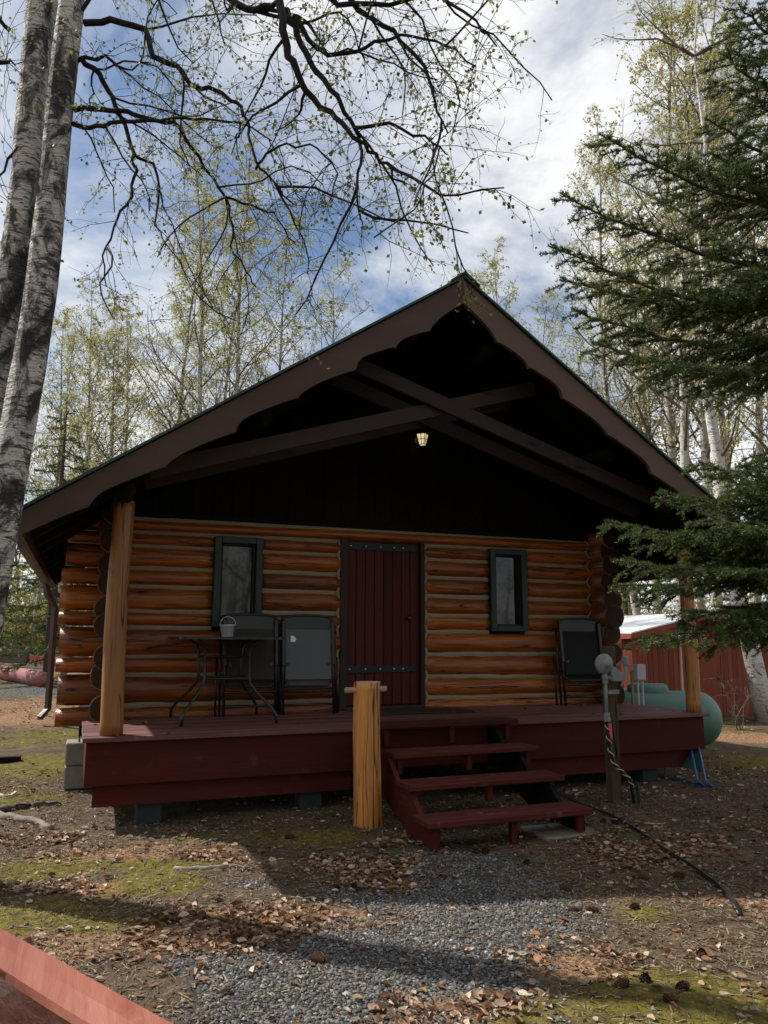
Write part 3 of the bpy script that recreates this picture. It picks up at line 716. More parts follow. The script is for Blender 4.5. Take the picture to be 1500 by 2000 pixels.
for zz in (ZT-.17, ZT-.37):
    MB().tube([(tx+a*.215, ty+b*.215, zz) for a, b in ((-1, -1), (1, -1), (1, 1), (-1, 1), (-1, -1))], .010, 6).build('brace_ring', M['black'], table)
bp = PY(444, 1230, 7.66)
bk = thing('metal_bucket', 'small galvanised bucket with a wire handle on the patio table', 'bucket', (float(bp[0]), 7.66, ZT+.022))
bx2 = float(bp[0]); bz = ZT+.0225
MB().lathe([(.052, 0), (.055, .004), (.062, .05), (.064, .052), (.072, .105), (.077, .108), (.079, .118), (.075, .120), (.071, .108), (.05, .01)], (bx2, 7.66, bz), 22).build('pail', M['galv'], bk, smooth=True)
MB().tube([(bx2+.078*math.cos(a), 7.66-.02, bz+.112+.085*math.sin(a)) for a in np.linspace(0, math.pi, 11)], .003, 5).build('handle', M['galv'], bk)
def folded_chair(name, label, sling, loc, rz, lean, tagged=False):
    c = thing(name, label, 'chair', (0, 0, 0), 'folding sling chairs stored on the porch')
    w = .27; H = 1.02
    def tube(pts, r, nm, mat=M['black'], par=c): return MB().tube(pts, r, 8).build(nm, mat, par, smooth=True)
    for sx in (-1, 1):
        tube([(sx*w, 0, 0), (sx*w, -.01, .5), (sx*w, .0, H-.05), (sx*w, .01, H)], .015, 'side_tube')
        tube([(sx*(w+.035), .04, 0), (sx*(w+.035), .035, .55), (sx*(w+.03), .03, H-.1)], .013, 'leg')
        tube([(sx*(w+.07), .085, 0.01), (sx*(w+.06), .08, .6)], .012, 'leg')
        MB().box(sx*w-.02, sx*w+.02, -.045, -.016, .50, .98).build('armrest', M['black'], c, bevel=.008)
        MB().box(sx*(w-.055)-.018, sx*(w-.055)+.018, -.032, -.02, .50, .53).build('bracket', M['black'], c)
    arch = [(-w, .0, H-.04)]+[(w*math.cos(a), .0, H-.02+.035*math.sin(a)) for a in np.linspace(math.pi, 0, 9)]+[(w, .0, H-.04)]
    tube(arch, .015, 'top_rail')
    MB().box(-w+.02, w-.02, -.004, .004, .86, H+.0).build('back_cap', M['black'], c)
    s = MB().box(-w+.025, w-.025, -.018, -.010, .36, .88).build('sling', sling, c)
    MB().box(-w+.03, w-.03, .05, .058, .30, .84).build('seat_sling', sling, c)
    tube([(-w+.02, -.012, .34), (-w+.06, -.012, .29), (w-.06, -.012, .29), (w-.02, -.012, .34)], .011, 'crossbar')
    tube([(-w, -.008, .24), (w, -.008, .24)], .011, 'crossbar'); tube([(-w, 0, .10), (w, 0, .10)], .011, 'crossbar')
    tube([(-w-.03, .04, .42), (w+.03, .04, .42)], .010, 'crossbar')
    if tagged:
        MB().prism([(-.19, .75), (-.145, .75), (-.13, .775), (-.145, .80), (-.16, .815), (-.19, .815)], -.0215, -.0195).build('care_tag', M['white'], s)
    c.location = loc; c.rotation_euler = (R(lean), 0, rz); return c
folded_chair('folding_chair', 'folded black chair with brown sling, leaning on the wall behind the patio table', M['meshbrown'], (1.66, 7.98, ZD), R(2), -6)
folded_chair('folding_chair', 'folded black chair with grey sling and white tag beside the door', M['meshgrey'], (2.27, 7.96, ZD), R(-3), -8, True)
folded_chair('folding_chair', 'dark folding chair in the shaded corner at the far end of the wall', M['meshdark'], (5.72, 7.97, ZD), R(-4), -6)

# ------------------------------------------------------------------ gas regulator on a post
mp = PG(1200, 1566); mx_, my_ = float(mp[0]), float(mp[1])
tag(MB().box(mx_-.05, mx_+.05, my_-.05, my_+.05, -.05, 1.42).build('wooden_post', M['oldwood'], None, bevel=.006), 'weathered square wooden post holding the gas regulator', 'post')
gy = my_-.115
gas = thing('gas_regulator', 'grey round gas regulator and pipework fixed to a wooden post', 'regulator', (mx_-.11, gy, 0))
g0 = PY(1180, 1297, gy); gxx, gzz = float(g0[0]), float(g0[2])
MB().lathe([(.020, .05), (.06, .042), (.092, .02), (.097, .004), (.097, -.004), (.090, -.014), (.06, -.034), (.03, -.04), (.026, -.06), (.010, -.066)], (gxx, gy, gzz), 28, 'y').build('diaphragm_housing', M['greymetal'], gas, smooth=True)
for i in range(8):
    a = i*math.pi/4+.2
    MB().lathe([(.008, .012), (.008, -.012)], (gxx+.088*math.cos(a), gy-.004, gzz+.088*math.sin(a)), 6, 'y').build('flange_bolt', M['greymetal'], gas)
MB().tube([(gxx+.005, gy, gzz-.08), (gxx+.005, gy, gzz-.50)], .017, 10).build('pipe', M['greymetal'], gas, smooth=True)
for zz, r_ in ((gzz-.12, .030), (gzz-.16, .026), (gzz-.46, .028), (gzz-.50, .033)):
    MB().lathe([(r_*.9, -.02), (r_, -.012), (r_, .012), (r_*.9, .02)], (gxx+.005, gy, zz), 10).build('coupling', M['greymetal'], gas)
MB().tube([(gxx+.005, gy, gzz-.125), (gxx+.20, gy, gzz-.135), (gxx+.24, gy, gzz-.11), (gxx+.245, gy, gzz+.05)], .02, 10).build('pipe', M['greymetal'], gas, smooth=True)
MB().prism([(gxx+.05, gzz-.05), (gxx+.09, gzz-.02), (gxx+.22, gzz-.11), (gxx+.21, gzz-.16), (gxx+.07, gzz-.16)], gy-.035, gy+.03).build('valve_body', M['greymetal'], gas, bevel=.006)
MB().lathe([(.026, -.045), (.03, -.03), (.03, .03), (.02, .045)], (gxx+.245, gy, gzz+.03), 10).build('vent_cap', M['greymetal'], gas)
MB().box(mx_-.06, mx_+.06, my_-.066, my_-.052, gzz-.28, gzz-.24).build('clamp', M['greymetal'], gas)
MB().box(mx_-.11, mx_-.02, gy-.012, my_-.052, gzz-.275, gzz-.245).build('bracket', M['greymetal'], gas)
lo = PG(1240, 1570)
cpts = [(gxx+.005, gy, gzz-.52), (gxx+.012, gy, .62), (gxx+.02, gy-.01, .48), (gxx+.05, gy-.02, .36), (gxx+.12, gy-.03, .30), (gxx+.2, gy-.05, .22), (float(lo[0])-.01, float(lo[1])+.02, .12), (float(lo[0]), float(lo[1]), -.03)]
MB().tube(cpts, .016, 8).build('gas_line', M['hose'], gas, smooth=True)
wp = []
for i in range(60):
    t = i/59*5.6; k = min(int(t), 6); f_ = t-k; a = np.array(cpts[k])*(1-f_)+np.array(cpts[k+1])*f_
    wp.append((a[0]+.021*math.cos(i*.75), a[1]+.021*math.sin(i*.75)-.002, a[2]))
MB().tube(wp, .004, 5).build('tracer_wire', M['yellow'], gas)
MB().prism([(gxx-.0, gzz-.53), (gxx+.035, gzz-.54), (gxx+.04, gzz-.68), (gxx+.015, gzz-.66)], gy-.026, gy-.022).build('ribbon', M['pink'], gas)
MB().tube([(float(lo[0])+.04, float(lo[1])-.01, -.03), (float(lo[0])+.03, float(lo[1]), .2)], .012, 6).build('riser_tube', M['hose'], gas)
# hose on the ground
hp = [PG(*p) for p in ((1085, 1545), (1130, 1572), (1190, 1595), (1250, 1628), (1300, 1665), (1355, 1700), (1400, 1735), (1430, 1765), (1445, 1795))]
tag(MB().tube([(p[0], p[1], float(gh(p[0], p[1]))+.012) for p in hp], .014, 8).build('ground_pipe', M['hose'], None, smooth=True), 'thin black plastic pipe lying across the dirt by the steps', 'pipe')
# blue tube frame with green panel leaning at the deck end
bf = thing('folded_lounger', 'blue tube frame with green panel leaning under the deck end', 'frame', (6.35, 6.75, 0))
b0 = PG(1395, 1540); b1 = PG(1305, 1528)
B0 = Vector((float(b0[0]), float(b0[1]), .012)); B1 = Vector((float(b1[0])+.1, float(b1[1])+.25, .012))
tp0 = Vector((6.42, 6.95, .50)); tp1 = Vector((6.42, 7.45, .50))
for off in (Vector((0, 0, 0)), Vector((-.06, .05, 0))):
    MB().tube([B1+off, B0+off, B0+off+Vector((-.06, .05, .06)), tp0+off], .012, 8).build('tube', M['blue'], bf, smooth=True)
MB().tube([B1+Vector((.1, .02, 0)), tp1], .012, 8).build('tube', M['blue'], bf, smooth=True)
mb = MB(); q0 = B0.lerp(tp0, .25)+Vector((-.05, .06, 0)); q1 = B1.lerp(tp1, .25)
mb.add([q0, q1, tp1, tp0, q0+Vector((.012, .0, .01)), q1+Vector((.012, 0, .01)), tp1+Vector((.012, 0, .01)), tp0+Vector((.012, 0, .01))], [(0, 1, 2, 3), (7, 6, 5, 4), (0, 4, 5, 1), (1, 5, 6, 2), (2, 6, 7, 3), (3, 7, 4, 0)])
mb.build('panel', M['greenpanel'], bf)

# ------------------------------------------------------------------ propane tank
D = 10.4
tcn = PF(1362, 1396, D); tR = 0.352
tank = thing('propane_tank', 'pale green horizontal propane tank behind the deck end', 'tank', (float(tcn[0])-1.0, float(tcn[1])+.3, 0))
ax = Vector((-CR[0]*.985+FH[0]*.17, -CR[1]*.985+FH[1]*.17, 0)).normalized()
endc = Vector((float(tcn[0]), float(tcn[1]), .46)); Lh = 2.0
def along(prof, base, d, n=28):
    sd = d.cross(Vector((0, 0, 1))).normalized(); mb = MB(); vs = []; fs = []
    for (h_, r_) in prof:
        for j in range(n):
            a = 2*math.pi*j/n; vs.append(base+d*h_+sd*(r_*math.cos(a))+Vector((0, 0, r_*math.sin(a))))
    for i in range(len(prof)-1):
        for j in range(n): fs.append((i*n+j, i*n+(j+1) % n, (i+1)*n+(j+1) % n, (i+1)*n+j))
    fs += [tuple(range(n)), tuple((len(prof)-1)*n+j for j in range(n))]
    return mb.add(vs, fs)
hd = [(-.30*math.sin(a), tR*math.cos(a)) for a in np.linspace(math.pi/2-.02, 0, 9)]
prof = [(h_, r_) for h_, r_ in hd]+[(.01, tR*1.004), (Lh-.01, tR*1.004)]+[(Lh+.30*math.sin(a), tR*math.cos(a)) for a in np.linspace(0, math.pi/2-.02, 9)]
along(prof, endc, ax).build('shell', M['tank'], tank, smooth=True)
dm = endc+ax*.62+Vector((0, 0, tR-.03))
along([(-.26, .02), (-.255, .10), (-.22, .125), (.22, .125), (.255, .10), (.26, .02)], dm, ax, 16).build('valve_dome', M['tank'], tank, smooth=True)
for q in (.25, 1.75):
    c = endc+ax*q; sd = ax.cross(Vector((0, 0, 1)))
    MB().bar(c-sd*.28+Vector((0, 0, -tR+.10)), c+sd*.28+Vector((0, 0, -tR+.10)), .12, .12).build('foot', M['tank'], tank)
    MB().bar(c-sd*.3+Vector((0, 0, -.41)), c+sd*.3+Vector((0, 0, -.41)), .2, .16).build('foot', M['concrete'], tank)
for i in range(3):
    c = endc+ax*(.98+.06*i)+Vector((0, 0, tR))
    MB().tube([c+Vector((0, 0, -.02)), c+Vector((.02, 0, .06+.02*i)), c+ax*.12+Vector((0, .03, .08)), c+ax*.28+Vector((0, -.03, .0))], .014, 6).build('hose', M['redhose'] if i != 1 else M['hose'], tank)
# utility box on stakes, loose stake
ub = PF(1249, 1312, 9.6); ux, uy, uz = map(float, ub)
ubx = thing('utility_box', 'small grey utility box on conduit legs behind the propane tank', 'utility box', (ux, uy, 0))
MB().box(ux-.065, ux+.065, uy-.04, uy+.04, uz-.10, uz+.09).build('box', M['boxgrey'], ubx, bevel=.006)
for dx in (-.035, .035): MB().tube([(ux+dx, uy, uz-.10), (ux+dx, uy, -.03)], .014, 8).build('conduit', M['boxgrey'], ubx)
MB().box(ux-.085, ux-.06, uy+.045, uy+.07, -.03, uz+.02).build('stake', M['stake'], ubx)
sk = PF(1326, 1236, 10.9)
tag(MB().add([(sk[0]-.03, sk[1], -.05), (sk[0]+.035, sk[1], -.05), (sk[0]+.035, sk[1]+.03, -.05), (sk[0]-.03, sk[1]+.03, -.05), (sk[0]+.012, sk[1], float(sk[2])), (sk[0]+.03, sk[1], float(sk[2])-.06), (sk[0]+.03, sk[1]+.03, float(sk[2])-.06), (sk[0]+.012, sk[1]+.03, float(sk[2]))],
    [(0, 3, 2, 1), (4, 5, 6, 7), (0, 1, 5, 4), (1, 2, 6, 5), (2, 3, 7, 6), (3, 0, 4, 7)]).build('wooden_stake', M['stake'], None), 'pale pointed wooden stake in front of the red shed', 'stake')

# ------------------------------------------------------------------ red shed
YS = 11.95
pS = PY(1367, 1197, YS); eS = PY(1218, 1235, YS)
SXP, SZP, SXL, SZL = float(pS[0]), float(pS[2]), float(eS[0]), float(eS[2]); SXR = 2*SXP-SXL
shed = thing('red_shed', 'low red board shed with pale metal roof behind the propane tank', 'shed', (SXP, YS+2, 0))
ssl = (SZP-SZL)/(SXP-SXL)
def srz(x): return SZP-ssl*abs(x-SXP)
wx0, wx1 = SXL+.16, SXR-.16
xx = wx0
DS0, DS1 = SXP-.55, SXP+.42
while xx < wx1-.01:
    x1 = min(xx+.122, wx1)
    if x1 <= SXP or xx >= SXP: pl = [(xx+.004, -.05), (x1-.004, -.05), (x1-.004, srz(x1)-.10), (xx+.004, srz(xx)-.10)]
    else: pl = [(xx+.004, -.05), (x1-.004, -.05), (x1-.004, srz(x1)-.10), (SXP, SZP-.10), (xx+.004, srz(xx)-.10)]
    MB().prism(pl, YS, YS+.022).build('siding_board', M['shed'], shed)
    xx += .122
MB().box(wx0+.01, wx1-.01, YS+.024, YS+.06, -.05, SZL-.1).build('backing', M['dark'], shed)
for xw in (wx0, wx1):
    sg = 1 if xw == wx0 else -1
    for j in range(28):
        y0 = YS+.024+j*.15; MB().box(min(xw, xw+sg*.022), max(xw, xw+sg*.022), y0, y0+.144, -.05, SZL-.08).build('siding_board', M['shed'], shed)
MB().box(wx0, wx1, YS+4.25, YS+4.3, -.05, SZL-.1).build('rear_wall', M['shed'], shed)
dr = MB().box(DS0, DS1, YS-.022, YS-.002, .02, 1.44).build('door', M['shed'], shed)
for (a, b, c, d) in ((DS0-.05, DS0, .0, 1.49), (DS1, DS1+.05, .0, 1.49), (DS0+.001, DS1-.001, 1.441, 1.49)):
    MB().box(a, b, YS-.03, YS-.001, c, d).build('door_trim', M['shed'], dr)
MB().lathe([(.022, 0), (.026, -.03), (.006, -.05)], (DS1-.08, YS-.023, .72), 10, 'y').build('knob', M['black'], dr)
MB().lathe([(.018, 0), (.018, -.012)], (DS1-.08, YS-.023, .84), 10, 'y').build('lock', M['black'], dr)
for sg in (-1, 1):
    xe = SXP+sg*(SXP-SXL)
    MB().prism([(SXP, SZP), (xe, srz(xe)), (xe, srz(xe)-.025), (SXP, SZP-.025)], YS-.22, YS+4.5).build('roof_panel', M['whiteroof'], shed)
    MB().prism([(SXP, SZP-.027), (xe, srz(xe)-.027), (xe, srz(xe)-.12), (SXP, SZP-.12)], YS-.21, YS-.18).build('fascia', M['shed'], shed)
    MB().bar((xe-sg*.015, YS-.175, srz(xe)-.075), (xe-sg*.015, YS+4.5, srz(xe)-.075), .03, .09).build('eave_board', M['shed'], shed)
MB().box(SXL+.3, SXR-.3, YS-.19, YS-.15, SZL-.02, SZL+.06).build('collar_board', M['shed'], shed)

# ------------------------------------------------------------------ left background bits
def gp(px, py): p = PG(px, py); return float(p[0]), float(p[1]), float(gh(p[0], p[1]))
def lying_log(name, label, a, b, r, mat):
    (x0, y0, z0), (x1, y1, z1) = gp(*a), gp(*b)
    k = 8; pts = [(x0+(x1-x0)*i/k, y0+(y1-y0)*i/k, z0+(z1-z0)*i/k+r*.8) for i in range(k+1)]
    return tag(MB().tube(pts, [r*(1+.05*math.sin(i*2.1)) for i in range(k+1)], 14).build(name, mat, None, smooth=True), label, 'log')
lying_log('border_log', 'long faded red log edging the gravel lane', (-60, 1312), (90, 1342), .17, M['pinklog'])
lying_log('border_log', 'short faded red log lying behind the concrete blocks', (8, 1256), (50, 1258), .30, M['pinklog'])
x, y, z = gp(28, 1292)
cb = thing('concrete_blocks', 'low stack of weathered concrete slabs by the gravel lane', 'blocks', (x, y, z))
MB().box(x-.65, x+.45, y-.2, y+.3, z-.05, z+.22).build('slab', M['concrete'], cb, bevel=.02)
MB().box(x-.60, x+.40, y-.15, y+.3, z+.222, z+.42).build('slab', M['concrete'], cb, bevel=.02)
x, y, z = gp(62, 1262)
up = thing('utility_post', 'red painted post carrying a white meter box and pipe', 'post', (x, y, z))
MB().box(x-.10, x+.10, y-.1, y+.1, z-.05, z+1.75).build('post', M['shed'], up, bevel=.01)
MB().box(x-.34, x-.08, y-.26, y-.102, z+1.42, z+1.75).build('meter_box', M['white'], up, bevel=.01)
MB().tube([(x-.2, y-.18, z+1.42), (x-.23, y-.18, z-.03)], .04, 8).build('conduit', M['boxgrey'], up)
x, y, z = gp(72, 1290); x2, y2, z2 = gp(112, 1302)
tag(MB().bar((x-.4, y, z+.08), (x2, y2, z2+.08), .06, .24).build('edging_board', M['shed'], None), 'red edging board beside the dry grass', 'board')
x, y, z = gp(18, 1490)
tag(MB().box(x-.5, x+.12, y-.05, y+.05, z-.01, z+.06).build('timber_offcut', M['dark'], None, bevel=.004), 'short dark timber offcut lying on the mossy ground', 'timber')
def stick(name, label, pts, r, mat, cat):
    P_ = [gp(*p) for p in pts]
    Q_ = []
    for i in range(len(P_)-1):
        for t in (0, .25, .5, .75): Q_.append(tuple(P_[i][j]*(1-t)+P_[i+1][j]*t+rnd.uniform(-.35, .35)*r*(1 if j < 2 else .6) for j in range(3)))
    P_ = Q_+[P_[-1]]
    return tag(MB().tube([(a, b, c+r*.15) for a, b, c in P_], [r*(1-.5*i/len(P_)) for i in range(len(P_))], 9, jit=.22).build(name, mat, None, smooth=True), label, cat)
stick('bleached_branch', 'short bleached white branch on the moss', [(-10, 1560), (10, 1560), (22, 1556), (30, 1550)], .022, plain('bleached', (.6, .57, .52), .8), 'branch')
stick('tree_root', 'exposed grey root winding beside the deck corner', [(-30, 1600), (10, 1586), (50, 1578), (90, 1574), (118, 1572)], .05, M['grey_wood'], 'root')
stick('tree_root', 'grey root half buried in leaves below the other root', [(-20, 1598), (30, 1602), (70, 1606), (100, 1620)], .045, M['grey_wood'], 'root')
stick('fallen_stick', 'grey stick lying among the leaves and moss', [(340, 1700), (400, 1702), (450, 1697), (490, 1700)], .018, M['grey_wood'], 'stick')
stick('fallen_stick', 'thin pale stick poking from the leaf litter', [(395, 1655), (420, 1645), (440, 1636)], .02, M['grey_wood'], 'stick')
stick('fallen_stick', 'thin dark stick on the gravel near the red rail', [(350, 1965), (385, 1985), (430, 1998)], .006, M['twig'], 'stick')
stick('fallen_stick', 'pale thin stick on the dirt right of the steps', [(1258, 1609), (1300, 1609)], .008, M['stake'], 'stick')

# ------------------------------------------------------------------ foreground rail
ZRl = 0.72
def PZ(px, py, z): d = ray(px, py); return CAMP+d*((z-CAMH)/d[2])
o0 = PZ(0, 1815, ZRl); o1 = PZ(330, 2000, ZRl); i0 = PZ(0, 1892, ZRl)
dirr = (o1-o0)/np.linalg.norm(o1-o0); nrm = np.array([dirr[1], -dirr[0], 0]);
if nrm@(i0-o0) < 0: nrm = -nrm
wid = float(nrm@(i0-o0))
rail = thing('log_rail', 'red painted hewn log rail with a flat pink top at the path edge', 'rail', (float(o0[0]), float(o0[1]), 0))
prof_ = []
n = 40; st = o0-dirr*1.2; Ltot = 2.6; mb = MB(); vs = []; fs = []; K = 12
for i in range(n+1):
    s_ = Ltot*i/n; c = st+dirr*s_
    notch = float(sstep(1.45, 1.62, s_)); ww = wid*(1.0+.25*notch*0+.03*math.sin(s_*5))
    sec = [(0, 0), (0, -.01), (-.004, -.05), (.0, -.13), (ww*.25, -.165), (ww*.7, -.168), (ww*1.15, -.14), (ww*(1.30-.12*notch), -.095), (ww*(1.22-.10*notch), -.05), (ww*(1.02+.02*notch), -.012), (ww, 0), (ww*.5, .003)]
    for k_, (u, w_) in enumerate(sec):
        j_ = .004*mnoise.noise(Vector((s_*3, k_*1.7, 0))); p = c+nrm*(u+j_); vs.append((p[0], p[1], ZRl+w_+(j_ if k_ > 2 else j_*.3)))
for i in range(n):
    for j in range(K): fs.append((i*K+j, i*K+(j+1) % K, (i+1)*K+(j+1) % K, (i+1)*K+j))
fs += [tuple(range(K)), tuple(n*K+j for j in range(K))]
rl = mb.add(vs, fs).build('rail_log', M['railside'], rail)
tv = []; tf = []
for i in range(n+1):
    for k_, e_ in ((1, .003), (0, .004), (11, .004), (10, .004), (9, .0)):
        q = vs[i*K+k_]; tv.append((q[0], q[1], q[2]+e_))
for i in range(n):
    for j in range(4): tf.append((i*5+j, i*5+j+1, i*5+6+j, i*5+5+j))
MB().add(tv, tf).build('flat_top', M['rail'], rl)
for s_ in (0.25, 2.35):
    c = st+dirr*s_+nrm*wid*.5
    MB().tube([(c[0], c[1], -.05), (c[0], c[1], ZRl-.15)], .05, 12).build('rail_post', M['rail'], rail, smooth=True)

# ------------------------------------------------------------------ vegetation
def unit(v): return v/ (np.linalg.norm(v)+1e-9)
class TreeB:
    """collects branch tubes and leaf faces as arrays"""
    def __init__(s, rs): s.tv = []; s.tf = []; s.nv = 0; s.lp = []; s.ln = []; s.rs = rs
    def tube(s, pts, r0, r1, n):
        pts = np.asarray(pts, float); k = len(pts); T = np.gradient(pts, axis=0); T /= (np.linalg.norm(T, axis=1, keepdims=True)+1e-9)
        ref = np.cross(T[0], [0, 0, 1.0] if abs(T[0][2]) < .9 else [1.0, 0, 0]); ref = unit(ref)
        ang = np.arange(n)*2*math.pi/n; out = []
        for i in range(k):
            ref = unit(ref-T[i]*(ref@T[i])); q = np.cross(T[i], ref); r = r0+(r1-r0)*i/(k-1)
            out.append(pts[i]+r*(np.cos(ang)[:, None]*ref+np.sin(ang)[:, None]*q))
        V = np.concatenate(out); i = np.arange(k-1)[:, None]*n; j = np.arange(n)[None]; j2 = (j+1) % n
        F = np.stack([i+j, i+j2, i+n+j2, i+n+j], -1).reshape(-1, 4)+s.nv
        s.tv.append(V); s.tf.append(F); s.nv += len(V)
    def leaf(s, p, size): s.lp.append((p[0], p[1], p[2], size))
    def leaves_mesh(s, name, mat, parent):
        L = np.array(s.lp); n = len(L); rs = s.rs
        a = rs.randn(n, 3); a[:, 2] -= .6; a /= np.linalg.norm(a, axis=1, keepdims=True)
        b = rs.randn(n, 3); b -= a*(a*b).sum(1, keepdims=True); b /= np.linalg.norm(b, axis=1, keepdims=True)
        sz = L[:, 3:4]; p = L[:, :3]
        c = np.cross(a, b)
        V = np.stack([p, p+a*sz*.5+b*sz*.38+c*sz*.08, p+a*sz, p+a*sz*.5-b*sz*.38+c*sz*.08], 1).reshape(-1, 3)
        return fast_mesh(name, V, np.arange(4*n).reshape(n, 4), mat, parent)
    def wood_mesh(s, name, mat, parent): return fast_mesh(name, np.concatenate(s.tv), np.concatenate(s.tf), mat, parent, smooth=True)
def wander(rs, p, d, L, k, wob, grav=0.0):
    pts = [np.array(p, float)]; d = unit(np.array(d, float))
    for i in range(k):
        d = unit(d+rs.randn(3)*wob+np.array([0, 0, grav])); pts.append(pts[-1]+d*L/k)
    return np.array(pts)
def grow_twigs(tb, pts, n, L, r, leafsz, leaves, droop, rs, sub=2, side=None):
    """side twigs along a polyline, each with twiglets and leaves"""
    pts = np.asarray(pts); k = len(pts)
    for _ in range(n):
        t = rs.uniform(.12, 1.0)*(k-1); i = min(int(t), k-2); p = pts[i]+(pts[i+1]-pts[i])*(t-i); ax_ = unit(pts[i+1]-pts[i])
        d = rs.randn(3); d = unit(d-ax_*(d@ax_)*.6)+ax_*.55
        if side is not None: d = d+side
        l = L*rs.uniform(.45, 1.15)
        q = wander(rs, p, d, l, 5, .22, -droop)
        tb.tube(q, r, r*.35, 3)
        for _s in range(sub):
            j = rs.randint(1, 5); e = wander(rs, q[j], unit(q[j]-q[j-1])+rs.randn(3)*.7, l*rs.uniform(.25, .6), 3, .25, -droop*1.3)
            tb.tube(e, r*.55, r*.28, 3)
            for w_ in e[1:]:
                for _l in range(leaves):
                    if rs.rand() < .75: tb.leaf(w_+rs.randn(3)*.012, leafsz*rs.uniform(.6, 1.2))
        for w_ in q[2:]:
            if rs.rand() < .7: tb.leaf(w_+rs.randn(3)*.012, leafsz*rs.uniform(.6, 1.2))
def birch_proto(name, label, seed, H, r0, leafsz=.075, leaves=1, limbs=24, bare=.25, spread=1.0, group='birches of the wood behind the cabin', tw=4, lmat='leaf_far'):
    rs = np.random.RandomState(seed); root = thing(name, label, 'tree', (0, 0, 0), group)
    k = 14; path = [np.zeros(3)+np.array([0, 0, -.15])]; d = np.array([rs.randn()*.05, rs.randn()*.05, 1.0])
    for i in range(k): d = unit(d+np.array([rs.randn()*.05, rs.randn()*.05, .12])); path.append(path[-1]+d*(H+.15)/k)
    path = np.array(path); tk = TreeB(rs); tb = TreeB(rs)
    rr = [r0*(1.25 if i == 0 else 1)*(1-.93*(i/k)**1.1) for i in range(k+1)]
    mb = MB(); mb.tube([tuple(p) for p in path], rr, 10); mb.build('trunk', M['birch_far'], root, smooth=True)
    for b in range(limbs):
        t = bare+(1-bare)*((b+rs.rand())/limbs)*.98; i = min(int(t*k), k-1); p = path[i]+(path[i+1]-path[i])*(t*k-i)
        az = b*2.4+rs.rand()*.8; up = rs.uniform(.7, 1.3)
        L = H*(.30*(1-t)**.75+.05)*rs.uniform(.75, 1.2)*spread
        q = wander(rs, p, (math.cos(az), math.sin(az), up), L, 7, .12, .07)
        rb = max(.008, r0*.34*(1-t)+.006); tb.tube(q, rb, .005, 5)
        for s_ in range(5):
            j = rs.randint(1, 7); e = wander(rs, q[j], unit(q[j]-q[j-1])*.6+rs.randn(3)*.6+np.array([0, 0, .25]), L*rs.uniform(.25, .5), 5, .16, .02)
            tb.tube(e, rb*.45, .004, 4); grow_twigs(tb, e, tw, L*.20+.12, .0045, leafsz, leaves, .10, rs, 2)
        grow_twigs(tb, q, tw, L*.2+.12, .005, leafsz, leaves, .10, rs, 2)
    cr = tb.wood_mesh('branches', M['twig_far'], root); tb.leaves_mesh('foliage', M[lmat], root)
    return root
protos = [birch_proto('birch_tree', 'slender pale birch in thin spring leaf behind the cabin', 100+i, h, r, leafsz=ls, limbs=lb, bare=br, spread=sp)
          for i, (h, r, ls, lb, br, sp) in enumerate([(13.5, .105, .062, 28, .28, .85), (15, .11, .062, 30, .30, .72), (11, .10, .06, 24, .22, .95), (14, .10, .06, 26, .38, .6), (8.5, .07, .06, 20, .15, .9)])]
used = [False]*5
def put_birch(v, x, y, s=1.0, rot=None, label=None, group=None, tilt=(0, 0)):
    if not used[v]: o = protos[v]; used[v] = True
    else: o = copy_tree(protos[v])
    o.location = (x, y, float(gh(x, y))); o.rotation_euler = (tilt[0], tilt[1], rnd.uniform(0, 6.28) if rot is None else rot); o.scale = (s, s, s)
    if label: o['label'] = label
    if group: o['group'] = group
    return o
def at(px, D): p = PF(px, 1245, D); return float(p[0]), float(p[1])
# group behind the roof on the left
for (px, D, v, s) in [(375, 20, 0, 1.12), (335, 22, 3, 1.1), (465, 21, 1, 1.0), (520, 22, 0, 1.02), (430, 25, 3, 1.2), (575, 23, 2, 1.2), (290, 24, 1, .85), (250, 21, 2, .92), (200, 20, 4, 1.1), (165, 24, 2, 1.05), (130, 18, 4, 1.0), (95, 27, 0, .9), (60, 24, 3, .8), (20, 26, 1, .85), (-60, 22, 0, .9), (225, 29, 0, 1.0),
                      (620, 34, 2, 1.1), (680, 34, 4, 1.35), (740, 36, 2, 1.1), (912, 32, 0, 1.3), (1012, 28, 3, 1.17), (1055, 29, 0, 1.1), (1095, 31, 2, 1.3), (840, 40, 2, 1.1)]:
    x, y = at(px, D); put_birch(v, x, y, s)
# tall birches on the right behind the spruce
for (px, D, v, s, lb) in [(1320, 21, 1, 1.45, None), (1405, 22, 0, 1.6, None), (1255, 23, 3, 1.35, None), (1540, 19, 1, 1.3, None), (1290, 27, 0, 1.5, None), (1375, 28, 2, 1.5, None), (1470, 23, 3, 1.5, None), (1350, 24, 1, 1.5, None), (1440, 26, 0, 1.6, None), (1230, 26, 2, 1.3, None), (1225, 30, 2, 1.0, None), (1600, 20, 0, 1.0, None), (1700, 17, 1, 1.0, None)]:
    x, y = at(px, D); put_birch(v, x, y, s, label='tall thin-leaved birch rising behind the spruce and red shed', group='birches beyond the shed')
# trees behind the viewer, seen only in the window panes
for (x, y, v, s) in [(-3, -7, 1, .9), (1, -9, 0, 1), (4.5, -8, 2, 1.1), (-7, -5, 3, 1), (8, -10, 1, 1), (-1, -14, 0, 1.1), (6, -15, 3, 1.1), (12, -8, 0, 1), (-10, -12, 1, 1), (3, -13, 2, 1.3), (9.5, -14, 2, 1.2), (-5, -11, 4, 1.3)]:
    put_birch(v, x, y, s, label='birch standing in the clearing opposite the cabin front', group='birches opposite the cabin')
